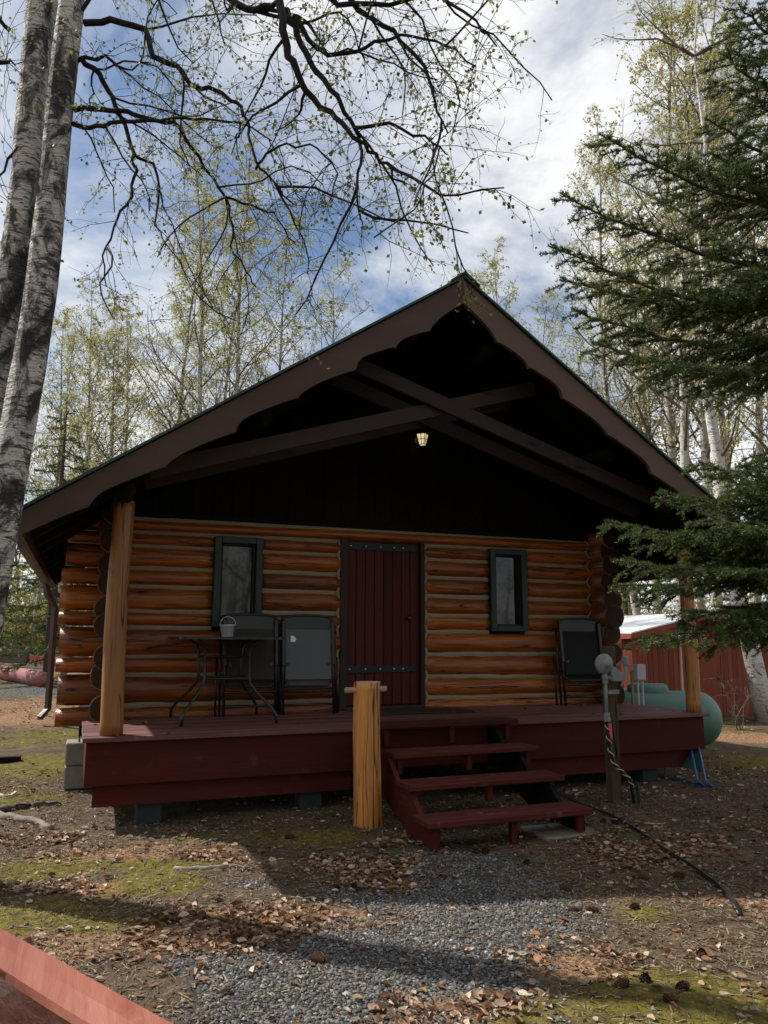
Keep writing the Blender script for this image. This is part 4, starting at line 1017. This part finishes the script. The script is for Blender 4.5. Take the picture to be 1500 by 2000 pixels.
# leaning white birch by the shed
wb0 = PG(1496, 1408)
rs = np.random.RandomState(5)
wb = thing('white_birch', 'leaning bright white birch trunk in front of the red shed', 'tree', (float(wb0[0]), float(wb0[1]), 0))
Dw = float(wb0@FH)
pts = [wb0+np.array([0, 0, -.1])]+[PF(px, py, Dw) for px, py in ((1478, 1320), (1458, 1230), (1440, 1160), (1425, 1090), (1410, 1000), (1404, 900), (1380, 770), (1388, 620), (1366, 450), (1378, 280), (1356, 110), (1366, -60))]
MB().tube([tuple(p) for p in pts], [.20, .165, .155, .145, .14, .125, .11, .095, .075, .058, .04, .022, .006], 14, jit=.04).build('trunk', M['birch_white'], wb, smooth=True)
tb = TreeB(rs)
for i in range(5, 13):
    for s_ in range(5):
        p = pts[i]; az = rs.uniform(0, 6.28); q = wander(rs, p, (math.cos(az), math.sin(az), rs.uniform(.3, 1)), rs.uniform(1.2, 2.4), 7, .15, .02)
        tb.tube(q, .03, .006, 5); grow_twigs(tb, q, 12, .6, .005, .06, 1, .1, rs, 2)
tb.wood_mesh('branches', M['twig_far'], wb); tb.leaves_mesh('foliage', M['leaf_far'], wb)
# bushes at the wood's edge
def bush_proto(seed):
    rs = np.random.RandomState(seed); root = thing('leafy_bush', 'yellow-green leafing bush at the edge of the wood', 'bush', (0, 0, 0), 'bushes at the edge of the wood')
    tb = TreeB(rs)
    for b in range(16):
        az = rs.uniform(0, 6.28); q = wander(rs, (rs.randn()*.12, rs.randn()*.12, -.05), (math.cos(az)*.6, math.sin(az)*.6, 1), rs.uniform(1.2, 2.4), 6, .16, .0)
        tb.tube(q, .016, .004, 4); grow_twigs(tb, q, 14, .55, .004, .065, 2, .03, rs, 2)
    tb.wood_mesh('stems', M['twig_far'], root); tb.leaves_mesh('foliage', M['bushleaf'], root); return root
bp_ = bush_proto(61); first = True
for (px, D, s) in [(1235, 19, 1.1), (1265, 21, 1.3), (1300, 18.5, 1.0), (1215, 24, 1.5), (1345, 23, 1.4), (1420, 22, 1.4), (1480, 20, 1.3), (1540, 18, 1.2), (10, 24, 1.3), (45, 26, 1.5), (95, 30, 1.6), (-50, 22, 1.5), (125, 28, 1.6), (160, 33, 1.8), (1180, 28, 1.6), (1600, 22, 1.6)]:
    o = bp_ if first else copy_tree(bp_); first = False
    x, y = at(px, D); o.location = (x, y, float(gh(x, y))); o.rotation_euler = (0, 0, rnd.uniform(0, 6.28)); o.scale = (s, s, s)
# far wood, one mass
def far_wood():
    rs = np.random.RandomState(77); tb = TreeB(rs)
    for _ in range(420):
        a = rs.uniform(-math.pi, math.pi); D = rs.uniform(38, 75); x, y = D*math.sin(a), D*math.cos(a); z = float(gz(x, y)); H = rs.uniform(6, 10.5)
        p = wander(rs, (x, y, z-.2), (rs.randn()*.05, rs.randn()*.05, 1), H, 6, .05, .05); tb.tube(p, .11, .02, 4)
        for _b in range(16):
            j = rs.randint(1, 7); e = wander(rs, p[j], rs.randn(3)*.6+np.array([0, 0, .8]), rs.uniform(.8, 2.2), 3, .2); tb.tube(e, .02, .006, 3)
            for w_ in e[1:]:
                for _l in range(5): tb.leaf(w_+rs.randn(3)*.3, rs.uniform(.10, .22))
        for _l in range(70): tb.leaf(np.array([x, y, z])+rs.randn(3)*np.array([1.3, 1.3, .7])+np.array([0, 0, .7]), rs.uniform(.12, .25))
    w = tb.wood_mesh('far_wood', M['twig_far'], None); tag(w, 'distant wood of thin birch stems all round the clearing', 'wood', kind='stuff')
    f_ = tb.leaves_mesh('foliage', M['leaf_far'], w); tag(f_, kind='stuff')
far_wood()
# bare shrub by the shed
rs = np.random.RandomState(9); sb = PG(1440, 1425)
shrub = thing('bare_shrub', 'bare twiggy shrub in front of the red shed wall', 'shrub', (float(sb[0]), float(sb[1]), 0))
tb = TreeB(rs)
for i in range(5):
    q = wander(rs, (sb[0]+rs.randn()*.06, sb[1]+rs.randn()*.06, -.03), (rs.randn()*.4-.2, rs.randn()*.3, 1), rs.uniform(.7, 1.35), 7, .25); tb.tube(q, .012, .004, 4); grow_twigs(tb, q, 7, .3, .004, .03, 0, 0, rs, 2)
tb.wood_mesh('stems', M['twig_far'], shrub)

# ---- foreground twin-stemmed birch
rs = np.random.RandomState(21)
DB = 5.0
fbx = PF(-118, 1735, DB)
fb = thing('twin_birch', 'big twin-stemmed birch with peeling white bark beside the cabin eave', 'tree', (float(fbx[0]), float(fbx[1]), 0))
def stem(pix, rad, name):
    pts = [PF(px, py, DB+dd) for px, py, dd in pix]
    P_ = []; Rr_ = []
    for i in range(len(pts)-1):
        for t in np.linspace(0, 1, 5)[:-1]:
            P_.append(pts[i]*(1-t)+pts[i+1]*t); Rr_.append(rad[i]*(1-t)+rad[i+1]*t)
    P_.append(pts[-1]); Rr_.append(rad[-1])
    n = 22; vs = []; fs = []; k = len(P_)
    for i in range(k):
        t = unit(P_[min(i+1, k-1)]-P_[max(i-1, 0)]); a_ = unit(np.cross(t, FH)); b_ = np.cross(t, a_)
        for j in range(n):
            an = 2*math.pi*j/n; w_ = 1+.11*mnoise.noise(Vector((math.cos(an)*1.2, math.sin(an)*1.2, i*.22+len(name))))+.05*mnoise.noise(Vector((math.cos(an)*4, math.sin(an)*4, i*.8)))
            vs.append(P_[i]+Rr_[i]*w_*(a_*math.cos(an)+b_*math.sin(an)))
    for i in range(k-1):
        for j in range(n): fs.append((i*n+j, i*n+(j+1) % n, (i+1)*n+(j+1) % n, (i+1)*n+j))
    return MB().add(vs, fs).build(name, M['birch'], fb, smooth=True)
stem([(-118, 1760, 0), (-85, 1550, 0), (-55, 1350, 0), (-25, 1180, 0), (2, 1020, 0), (30, 860, 0), (58, 710, 0), (84, 540, 0), (100, 400, 0), (116, 210, 0), (140, 0, 0), (160, -250, 0), (190, -700, .1)], [.17, .135, .125, .118, .115, .112, .108, .106, .098, .092, .088, .075, .04], 'stem')
stem([(-150, 1760, .12), (-118, 1500, .14), (-85, 1200, .15), (-48, 950, .16), (-18, 780, .16), (10, 610, .15), (34, 470, .14), (50, 340, .14), (62, 200, .14), (82, 0, .16), (100, -250, .25), (110, -700, .5)], [.16, .13, .118, .112, .108, .104, .100, .098, .10, .108, .09, .05], 'stem')
tb = TreeB(rs)
LIMBS = [  # pixel path of each limb, start radius, start and end distance
 ([(165, 45), (215, 38), (285, 58), (298, 110), (345, 128), (372, 165), (425, 178), (462, 200), (483, 235), (488, 275), (508, 330), (545, 365), (575, 400)], .032, 5.0, 4.6),
 ([(158, 112), (195, 145), (220, 190), (245, 245), (262, 300), (262, 345), (248, 400), (222, 445), (200, 500), (208, 560)], .028, 5.0, 5.2),
 ([(150, 120), (205, 108), (245, 135), (290, 122)], .02, 5.0, 4.8),
 ([(145, 215), (200, 214), (250, 218), (290, 232), (340, 238), (375, 290), (415, 345), (440, 385), (490, 400), (535, 415), (560, 455), (578, 478)], .026, 5.0, 5.3),
 ([(142, 242), (175, 250), (215, 240), (290, 235), (345, 230), (400, 232), (470, 240), (530, 275)], .024, 5.0, 4.6),
 ([(262, 300), (300, 320), (310, 380), (302, 440), (325, 480)], .016, 5.1, 5.1),
 ([(440, 385), (455, 440), (450, 480), (480, 530), (500, 560)], .013, 5.2, 5.3),
 ([(-40, 125), (10, 122), (30, 128)], .03, 4.9, 5.0),
 ([(35, 290), (15, 310), (-20, 380)], .02, 5.0, 5.0),
 ([(150, -60), (300, -90), (430, -20), (482, 18), (530, 12), (555, -20), (640, -60)], .05, 5.0, 4.2),
 ([(545, 0), (552, 60), (562, 110), (590, 165), (625, 210), (668, 240), (700, 275), (735, 300), (765, 330), (790, 360)], .036, 4.3, 4.0),
 ([(560, 20), (580, 70), (605, 120), (645, 175), (672, 220), (700, 265), (705, 320), (697, 380), (705, 430)], .03, 4.3, 4.2),
 ([(570, 30), (620, 95), (650, 107), (700, 100), (750, 80), (800, 70), (870, 90), (930, 130)], .022, 4.3, 3.9),
 ([(640, -60), (700, 20), (770, 60), (830, 130), (850, 200), (875, 260)], .026, 4.2, 3.9),
 ([(600, -40), (660, 10), (760, 10), (860, -10), (930, 40), (970, 90)], .024, 4.2, 3.8),
 ([(690, 250), (760, 240), (830, 265), (870, 300)], .016, 4.1, 3.9),
 ([(500, 330), (520, 300), (560, 280), (620, 290), (660, 340), (640, 400)], .012, 4.7, 4.5),
 ([(160, 20), (200, -40), (330, -120), (380, -60), (420, 20), (440, 90)], .02, 5.0, 4.7),
 ([(20, 60), (-10, 20), (-60, -20)], .022, 5.0, 5.0)]
for path, r0, d0, d1 in LIMBS:
    k = len(path); pts = np.array([PF(px, py, d0+(d1-d0)*i/(k-1)+.05*rs.randn()) for i, (px, py) in enumerate(path)])
    fine = []
    for i in range(k-1):
        for t in (0, .33, .67): fine.append(pts[i]*(1-t)+pts[i+1]*t+(rs.randn(3)*.010 if t else 0))
    fine.append(pts[-1]); fine = np.array(fine)
    tb.tube(fine, r0*.78, max(.0045, r0*.16), 7)
    Ls = np.linalg.norm(np.diff(fine, axis=0), axis=1).sum()
    grow_twigs(tb, fine, int(Ls*7)+4, .55, .0031, .028, 1, .12, rs, 3)
    for s_ in range(int(Ls*1.7)+1):
        j = rs.randint(2, len(fine)-1); e = wander(rs, fine[j], unit(fine[j]-fine[j-1])+rs.randn(3)*.6+np.array([0, 0, -.25]), rs.uniform(.5, 1.1), 7, .2, -.05)
        tb.tube(e, r0*.3, .004, 5); grow_twigs(tb, e, 6, .38, .0028, .028, 1, .12, rs, 3)
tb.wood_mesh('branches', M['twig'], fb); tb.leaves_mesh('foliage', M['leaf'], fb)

# ---- spruces
class Needles:
    def __init__(s, rs): s.rs = rs; s.seg = []
    def twig(s, pts, L=.02):
        for a, b in zip(pts[:-1], pts[1:]): s.seg.append((*a, *b, L))
    def mesh(s, name, mat, parent, dens=430, w=.0042):
        A = np.array(s.seg); rs = s.rs; ln = np.linalg.norm(A[:, 3:6]-A[:, :3], axis=1); cnt = np.maximum(3, (ln*dens).astype(int)); idx = np.repeat(np.arange(len(A)), cnt)
        n = len(idx); t = rs.rand(n, 1); a = A[idx, :3]; b = A[idx, 3:6]; p = a+(b-a)*t; ax_ = (b-a)/(ln[idx][:, None]+1e-9)
        d = rs.randn(n, 3); d -= ax_*(d*ax_).sum(1, keepdims=True); d /= np.linalg.norm(d, axis=1, keepdims=True); d[:, 2] += .25; d = d*.85+ax_*.62
        L = A[idx, 6:7]*rs.uniform(.7, 1.15, (n, 1)); sd = np.cross(d, rs.randn(n, 3)); sd /= np.linalg.norm(sd, axis=1, keepdims=True)
        V = np.stack([p-sd*w*.6, p+sd*w*.6, p+d*L+sd*w*.35, p+d*L-sd*w*.35], 1).reshape(-1, 3)
        return fast_mesh(name, V, np.arange(4*n).reshape(n, 4), mat, parent)
def spruce_limb(tb, nd, root, tip, rs, sag=.12, r=.03, width=.5, nl=.021, dens=1.0):
    root = np.array(root, float); tip = np.array(tip, float); L = np.linalg.norm(tip-root); k = 12; pts = []
    for i in range(k+1):
        t = i/k; p = root*(1-t)+tip*t; p[2] -= sag*math.sin(math.pi*t)*L*.5; p += rs.randn(3)*.008; pts.append(p)
    pts = np.array(pts); tb.tube(pts, r, .005, 6); nd.twig(pts[5:], nl)
    ax_ = unit(tip-root); sd = unit(np.cross(ax_, [0, 0, 1]))
    ns = int(L*19*dens)
    for i in range(ns):
        t = .12+.86*(i+rs.rand())/ns; j = min(int(t*k), k-1); p = pts[j]+(pts[j+1]-pts[j])*(t*k-j)
        s_ = 1 if i % 2 else -1; l = width*(1-t*.78)*rs.uniform(.6, 1.15)*min(1, .45+t*2)
        d = ax_*.85+sd*s_*rs.uniform(.6, 1.0)+np.array([0, 0, rs.uniform(-.35, .12)])
        q = wander(rs, p, d, l, 5, .08, -.02); tb.tube(q, .006, .003, 3); nd.twig(q, nl)
        for m_ in range(int(l*20)+2):
            jj = rs.randint(1, 5); s2 = 1 if rs.rand() < .5 else -1; dd = unit(q[jj]-q[jj-1])
            e = wander(rs, q[jj], dd*.9+np.cross(dd, [0, 0, 1])*s2*.8+np.array([0, 0, rs.uniform(-.5, .1)]), l*rs.uniform(.2, .45), 3, .1, -.03); tb.tube(e, .003, .002, 3); nd.twig(e, nl)
rs = np.random.RandomState(31)
sp0 = at(1690, 5.6)
spx, spy = sp0
spr = thing('spruce_tree', 'dark green spruce reaching long branches across the porch corner', 'tree', (spx, spy, 0))
MB().tube([(spx, spy, -.1), (spx, spy, 2.0), (spx+.03, spy, 5), (spx, spy+.05, 8), (spx, spy, 10.5)], [.20, .17, .13, .08, .02], 14, jit=.03).build('trunk', M['spruce_bark'], spr, smooth=True)
tb = TreeB(rs); nd = Needles(rs)
SL_ = [  # tip pixel, distance, root height
 (1180, 1015, 5.2, 2.35), (1215, 1090, 5.0, 2.2), (1290, 960, 5.3, 2.6), (1200, 1145, 5.5, 2.25), (1255, 1240, 5.1, 2.0), (1330, 1190, 5.2, 1.95), (1360, 900, 5.0, 2.75), (1420, 1110, 5.6, 2.1), (1390, 1010, 4.9, 2.3), (1300, 1040, 5.5, 2.4), (1440, 960, 5.2, 2.5), (1350, 1090, 5.6, 2.2), (1460, 1030, 5.8, 2.3),
 (1072, 478, 5.0, 4.0), (1095, 375, 5.1, 4.3), (1170, 262, 5.0, 4.8), (1110, 605, 5.2, 3.75), (1155, 670, 4.9, 3.6), (1090, 545, 5.5, 4.1), (1300, 300, 5.3, 4.9), (1390, 640, 5.4, 3.8), (1380, 230, 5.0, 5.2), (1460, 520, 5.0, 4.2),
 (1410, 100, 5.3, 5.7), (1440, 10, 5.1, 6.2), (1470, 190, 5.4, 5.4), (1480, 700, 5.3, 3.5), (1500, 60, 5.6, 6.0), (1500, 880, 5.2, 2.9), (1490, 1240, 5.3, 1.8)]
for (px, py, D, hz) in SL_:
    tip = PF(px, py, D); spruce_limb(tb, nd, (spx, spy, hz), tip, rs, .14, .022, .66)
for i in range(34):      # the rest of the crown, away from the view
    a = rs.uniform(0, 6.28); hz = rs.uniform(1.9, 9.8); L = 2.3*(1-hz/11)+.25
    dv = np.array([math.cos(a), math.sin(a), 0.0])
    if dv@(-CR) > .35 and hz < 6.3: continue
    spruce_limb(tb, nd, (spx, spy, hz), np.array([spx, spy, hz-.2])+dv*L, rs, .1, .024, .5, dens=.7)
tb.wood_mesh('branches', M['spruce_bark'], spr); nd.mesh('needles', M['needle'], spr)
# a young spruce by the birches on the left, and others farther off
def small_spruce(seed, H):
    rs = np.random.RandomState(seed); root = thing('young_spruce', 'dark young spruce among the birches beyond the left eave', 'tree', (0, 0, 0), 'young spruces in the wood')
    MB().tube([(0, 0, -.1), (0, 0, H*.5), (0, 0, H)], [.09, .06, .01], 8).build('trunk', M['spruce_bark'], root)
    tb = TreeB(rs); nd = Needles(rs)
    for i in range(46):
        t = (i+.5)/46; hz = H*(.08+.9*t); L = (1-t)**.85*H*.26+.12; a = i*2.4
        spruce_limb(tb, nd, (0, 0, hz), np.array([math.cos(a)*L, math.sin(a)*L, hz-.12*L]), rs, .1, .014, .38, .03, .55)
    tb.wood_mesh('branches', M['spruce_bark'], root); nd.mesh('needles', M['needle'], root, 150, .008); return root
ys = small_spruce(3, 5.0)
first = True
for (px, D, s, lb) in [(98, 17.5, 1.28, None), (-40, 19, 1.3, None), (1225, 26, 1.2, 'dark spruce in the wood past the red shed'), (1460, 24, 1.4, 'dark spruce in the wood past the red shed'), (1560, 17, 1.2, 'dark spruce in the wood past the red shed')]:
    o = ys if first else copy_tree(ys); first = False
    x, y = at(px, D); o.location = (x, y, float(gh(x, y))); o.scale = (s, s, s); o.rotation_euler = (0, 0, rnd.uniform(0, 6))
    if lb: o['label'] = lb; o['group'] = 'spruces beyond the shed'
for (x, y, s) in [(2.4, -5.5, 1.3), (-2, -6.5, 1.1), (7, -6, 1.2)]:
    o = copy_tree(ys); o.location = (x, y, float(gh(x, y))); o.scale = (s, s, s); o['label'] = 'young spruce in the clearing opposite the cabin'; o['group'] = 'spruces opposite the cabin'

# ------------------------------------------------------------------ ground litter
def scatter(n, wfun, box):
    X = nr.uniform(box[0], box[1], n); Y = nr.uniform(box[2], box[3], n); w = wfun(X, Y); k = nr.rand(n) < w; return X[k], Y[k]
def under_deck(x, y): return ((x > .1) & (x < 6.4) & (y > 6.9) & (y < 8.6))
def leaf_litter():
    def w(x, y):
        g, mo, lf = zones(x, y); c = fbm(x*2.2, y*2.2, 3)
        v = np.clip(lf*1.5-.1, 0, 1)*np.clip((c-.34)*6, .05, 1)+(.045+.16*np.clip((c-.48)*6, 0, 1))*np.clip(1-g*.8, .2, 1)*np.clip(1-mo*.6, .3, 1)
        return np.where(under_deck(x, y), .03, v)
    parts = []
    X, Y = scatter(190000, w, (-3.2, 8.5, 1.2, 9.5)); parts.append((X, Y, 1.0))
    X, Y = scatter(16000, w, (-5, 15, 9.5, 16)); parts.append((X, Y, 1.2))
    x = np.concatenate([p[0] for p in parts]); y = np.concatenate([p[1] for p in parts]); dk = 70; x = np.concatenate([x, nr.uniform(.1, 6.4, dk)]); y = np.concatenate([y, nr.uniform(6.72, 8.15, dk)]); n = len(x)
    sz = nr.uniform(.009, .030, n)*np.where(nr.rand(n) < .08, 1.3, 1); th = nr.uniform(0, 6.28, n); tl = np.abs(nr.randn(n))*.35; tx_ = nr.uniform(0, 6.28, n); z = gh(x, y)+.004+nr.rand(n)*.012; z[-dk:] = ZD+.006; tl[-dk:] *= .3
    base = np.array([(-1, 0, .0), (-.35, .55, .12), (.5, .45, .10), (1.05, 0, .0), (.5, -.45, .16), (-.35, -.55, .05), (0, 0, -.10)])
    V = base[None]*sz[:, None, None]; curl = nr.uniform(.3, 3.6, n)[:, None]; V[:, :, 2] *= curl
    c, s = np.cos(tl)[:, None], np.sin(tl)[:, None]
    v1 = np.stack([V[..., 0], V[..., 1]*c-V[..., 2]*s, V[..., 1]*s+V[..., 2]*c], -1)
    c, s = np.cos(th)[:, None], np.sin(th)[:, None]
    v2 = np.stack([v1[..., 0]*c-v1[..., 1]*s, v1[..., 0]*s+v1[..., 1]*c, v1[..., 2]], -1)
    v2[..., 2] += np.abs(np.sin(tl))[:, None]*sz[:, None]*.5
    v2 += np.stack([x, y, z], 1)[:, None]
    tri = np.array([(0, 6, 1), (1, 6, 2), (2, 6, 3), (3, 6, 4), (4, 6, 5), (5, 6, 0)])
    F = (np.arange(n)[:, None, None]*7+tri[None]).reshape(-1, 3)
    pal = np.array([(.46, .30, .19), (.34, .19, .10), (.22, .105, .05), (.55, .41, .30), (.14, .07, .04), (.40, .22, .12), (.68, .53, .40), (.30, .15, .08)]); tn = pal[nr.randint(0, 8, n)]*nr.uniform(.7, 1.2, (n, 1))
    o = fast_mesh('leaf_litter', v2.reshape(-1, 3), F, M['litter'], tint=np.repeat(tn, 7, 0)); tag(o, 'dead brown birch leaves strewn over moss and gravel', 'leaves', kind='stuff')
    print('litter', n)
leaf_litter()
def gravel():
    def w(x, y):
        g, mo, lf = zones(x, y); e = g+(fbm(x*3, y*3, 3)-.47)*.9; v = np.clip((e-.30)*3.2, 0, 1)*np.clip(1.15-mo*1.2, 0, 1); d = np.hypot(x, y)
        v = np.maximum(v, .03); return v*np.clip(1.5-d*.11, .12, 1)
    X, Y = scatter(210000, w, (-2.0, 5.5, 1.3, 7.2)); n = len(X)
    base = np.array([(1, 0, 0), (-1, 0, 0), (0, 1, 0), (0, -1, 0), (0, 0, 1), (0, 0, -1), (.6, .6, .45), (-.6, -.6, .45)])
    base = np.array([(1, 0, 0), (.3, .9, .1), (-.8, .6, 0), (-.9, -.5, .1), (.1, -1, 0), (.5, .1, .8), (-.4, .2, .85), (0, -.45, .75)])
    tri = np.array([(0, 1, 5), (1, 6, 5), (1, 2, 6), (2, 3, 6), (3, 7, 6), (3, 4, 7), (4, 0, 7), (0, 5, 7), (5, 6, 7)])
    V = base[None]*(1+nr.uniform(-.25, .25, (n, 8, 3))); sz = nr.uniform(.004, .0115, n)*np.where(nr.rand(n) < .06, 1.7, 1)
    V = V*sz[:, None, None]*np.stack([np.ones(n), nr.uniform(.6, 1, n), nr.uniform(.45, .9, n)], 1)[:, None]
    th = nr.uniform(0, 6.28, n); c, s = np.cos(th)[:, None], np.sin(th)[:, None]
    V = np.stack([V[..., 0]*c-V[..., 1]*s, V[..., 0]*s+V[..., 1]*c, V[..., 2]], -1)+np.stack([X, Y, gh(X, Y)-.001+nr.rand(n)*.006], 1)[:, None]
    F = (np.arange(n)[:, None, None]*8+tri[None]).reshape(-1, 3)
    g_ = np.clip(nr.lognormal(-2.2, .55, n), .03, .55)[:, None]*np.array([1.03, 1.0, .96])*nr.uniform(.93, 1.07, (n, 3))
    o = fast_mesh('gravel', V.reshape(-1, 3), F, M['stone'], tint=np.repeat(g_, 8, 0)); tag(o, 'loose grey crushed gravel covering the path to the steps', 'gravel', kind='stuff'); print('gravel', n)
gravel()
def moss():
    def w(x, y): g, mo, lf = zones(x, y); return np.clip((mo+(fbm(x*4, y*4, 3)-.47)*.9-.35)*3, 0, 1)
    X, Y = scatter(120000, w, (-2.5, 7.5, 1.3, 9.8)); n = len(X); th = nr.uniform(0, 6.28, n); h_ = nr.uniform(.006, .018, n); z = gh(X, Y)-.002; w_ = .0028
    dx, dy = np.cos(th)*w_, np.sin(th)*w_; lx_, ly_ = nr.randn(n)*.006, nr.randn(n)*.006
    V = np.stack([np.stack([X-dx, Y-dy, z], 1), np.stack([X+dx, Y+dy, z], 1), np.stack([X+lx_, Y+ly_, z+h_], 1)], 1).reshape(-1, 3)
    o = fast_mesh('moss', V, np.arange(3*n).reshape(n, 3), M['mossblade']); tag(o, 'low yellow-green moss growing in patches on the ground', 'moss', kind='stuff'); print('moss', n)
moss()
def needle_litter():
    def w(x, y): g, mo, lf = zones(x, y); return np.where(under_deck(x, y), .1, np.clip(.25+.75*(fbm(x*2.5+4, y*2.5, 3)-.3)*2, .08, 1)*np.clip(1-g*.75, .15, 1)*np.clip(1-mo*.65, .25, 1))
    X, Y = scatter(300000, w, (-2.6, 7.6, 1.3, 9.4)); n = len(X); th = nr.uniform(0, 6.28, n); L = nr.uniform(.006, .028, n); wd = nr.uniform(.0012, .0035, n); z = gh(X, Y)+.003+nr.rand(n)*.006
    dx, dy = np.cos(th), np.sin(th); t_ = nr.randn(n)*.004
    V = np.stack([np.stack([X-dx*L-dy*wd, Y-dy*L+dx*wd, z+t_], 1), np.stack([X-dx*L+dy*wd, Y-dy*L-dx*wd, z+t_], 1), np.stack([X+dx*L+dy*wd, Y+dy*L-dx*wd, z-t_+.002], 1), np.stack([X+dx*L-dy*wd, Y+dy*L+dx*wd, z-t_+.002], 1)], 1).reshape(-1, 3)
    pal = np.array([(.25, .17, .10), (.12, .075, .045), (.36, .28, .18), (.07, .045, .03)]); tn = pal[nr.randint(0, 4, n)]*nr.uniform(.7, 1.25, (n, 1))
    tag(fast_mesh('needle_litter', V, np.arange(4*n).reshape(n, 4), M['chip'], tint=np.repeat(tn, 4, 0)), 'fine brown needles and bark chips covering the dirt', 'litter', kind='stuff'); print('chips', n)
needle_litter()
def twigs():
    tb = TreeB(np.random.RandomState(4)); rs = tb.rs
    for _ in range(520):
        x, y = rs.uniform(-2.5, 7.5), rs.uniform(1.4, 9); 
        if under_deck(x, y): continue
        L = rs.uniform(.04, .28); a = rs.uniform(0, 6.28); z = float(gh(x, y))
        q = np.array([(x+math.cos(a)*L*t+rs.randn()*.008, y+math.sin(a)*L*t+rs.randn()*.008, z+.008+rs.rand()*.01) for t in (0, .35, .7, 1)]); tb.tube(q, rs.uniform(.0015, .004), .001, 4)
    tag(tb.wood_mesh('fallen_twigs', M['twig_far'], None), 'small fallen twigs and needles scattered over the ground', 'twigs', kind='stuff')
twigs()
# dry grass tuft on the left
rs = np.random.RandomState(2); x, y, z = gp(88, 1280); n = 260
dg = thing('dry_grass', 'tuft of dry straw-coloured grass beside the red edging board', 'grass', (x, y, z))
V = []; 
for i in range(n):
    bx, by = x+rs.randn()*.45, y+rs.randn()*.3; a = rs.uniform(0, 6.28); l = rs.uniform(.2, .5); zz = float(gh(bx, by))
    V += [(bx-.008, by, zz-.01), (bx+.008, by, zz-.01), (bx+math.cos(a)*l*.6, by+math.sin(a)*l*.6, zz+l*.7)]
o = fast_mesh('blades', np.array(V), np.arange(3*n).reshape(n, 3), M['dry'], dg); o['kind'] = 'stuff'
# spruce cones
def cone_proto():
    mb = MB()
    for i in range(56):
        t = i/55; a = i*2.4; r_ = .017*math.sin(math.pi*(.12+.80*t))**.7; x_ = -.032+.064*t
        c = Vector((x_, r_*math.cos(a), r_*math.sin(a))); o_ = Vector((.006, math.cos(a)*.007, math.sin(a)*.007)); sd = Vector((0, -math.sin(a), math.cos(a)))*.0065
        mb.add([c-sd-Vector((.006, 0, 0)), c+sd-Vector((.006, 0, 0)), c+sd*.8+o_, c-sd*.8+o_], [(0, 1, 2, 3)])
    mb.lathe([(.003, -.034), (.012, -.02), (.014, 0), (.010, .02), (.002, .034)], (0, 0, 0), 8, 'x')
    return mb
cone = None
for (px, py) in [(1120, 1782), (1157, 1784), (700, 1742), (1240, 1782), (1260, 1925), (1335, 1945), (1370, 1872), (1215, 1935), (1310, 1975), (1178, 1607), (1200, 1610), (930, 1670), (948, 1669), (1030, 1690), (1130, 1600), (1258, 1718), (620, 1880), (395, 1795), (690, 1735), (565, 1641), (1105, 1740), (1325, 1718)]:
    x, y, z = gp(px, py)
    if cone is None: cone = cone_proto().build('spruce_cone', M['cone'], None); o = cone; tag(o, 'brown spruce cone lying on the ground', 'cone', 'fallen spruce cones')
    else: o = cone.copy(); COL.objects.link(o)
    o.location = (x, y, z+.012); o.rotation_euler = (rnd.uniform(0, 6), rnd.uniform(-.2, .2), rnd.uniform(0, 6.28)); s_ = rnd.uniform(.8, 1.15); o.scale = (s_, s_, s_)
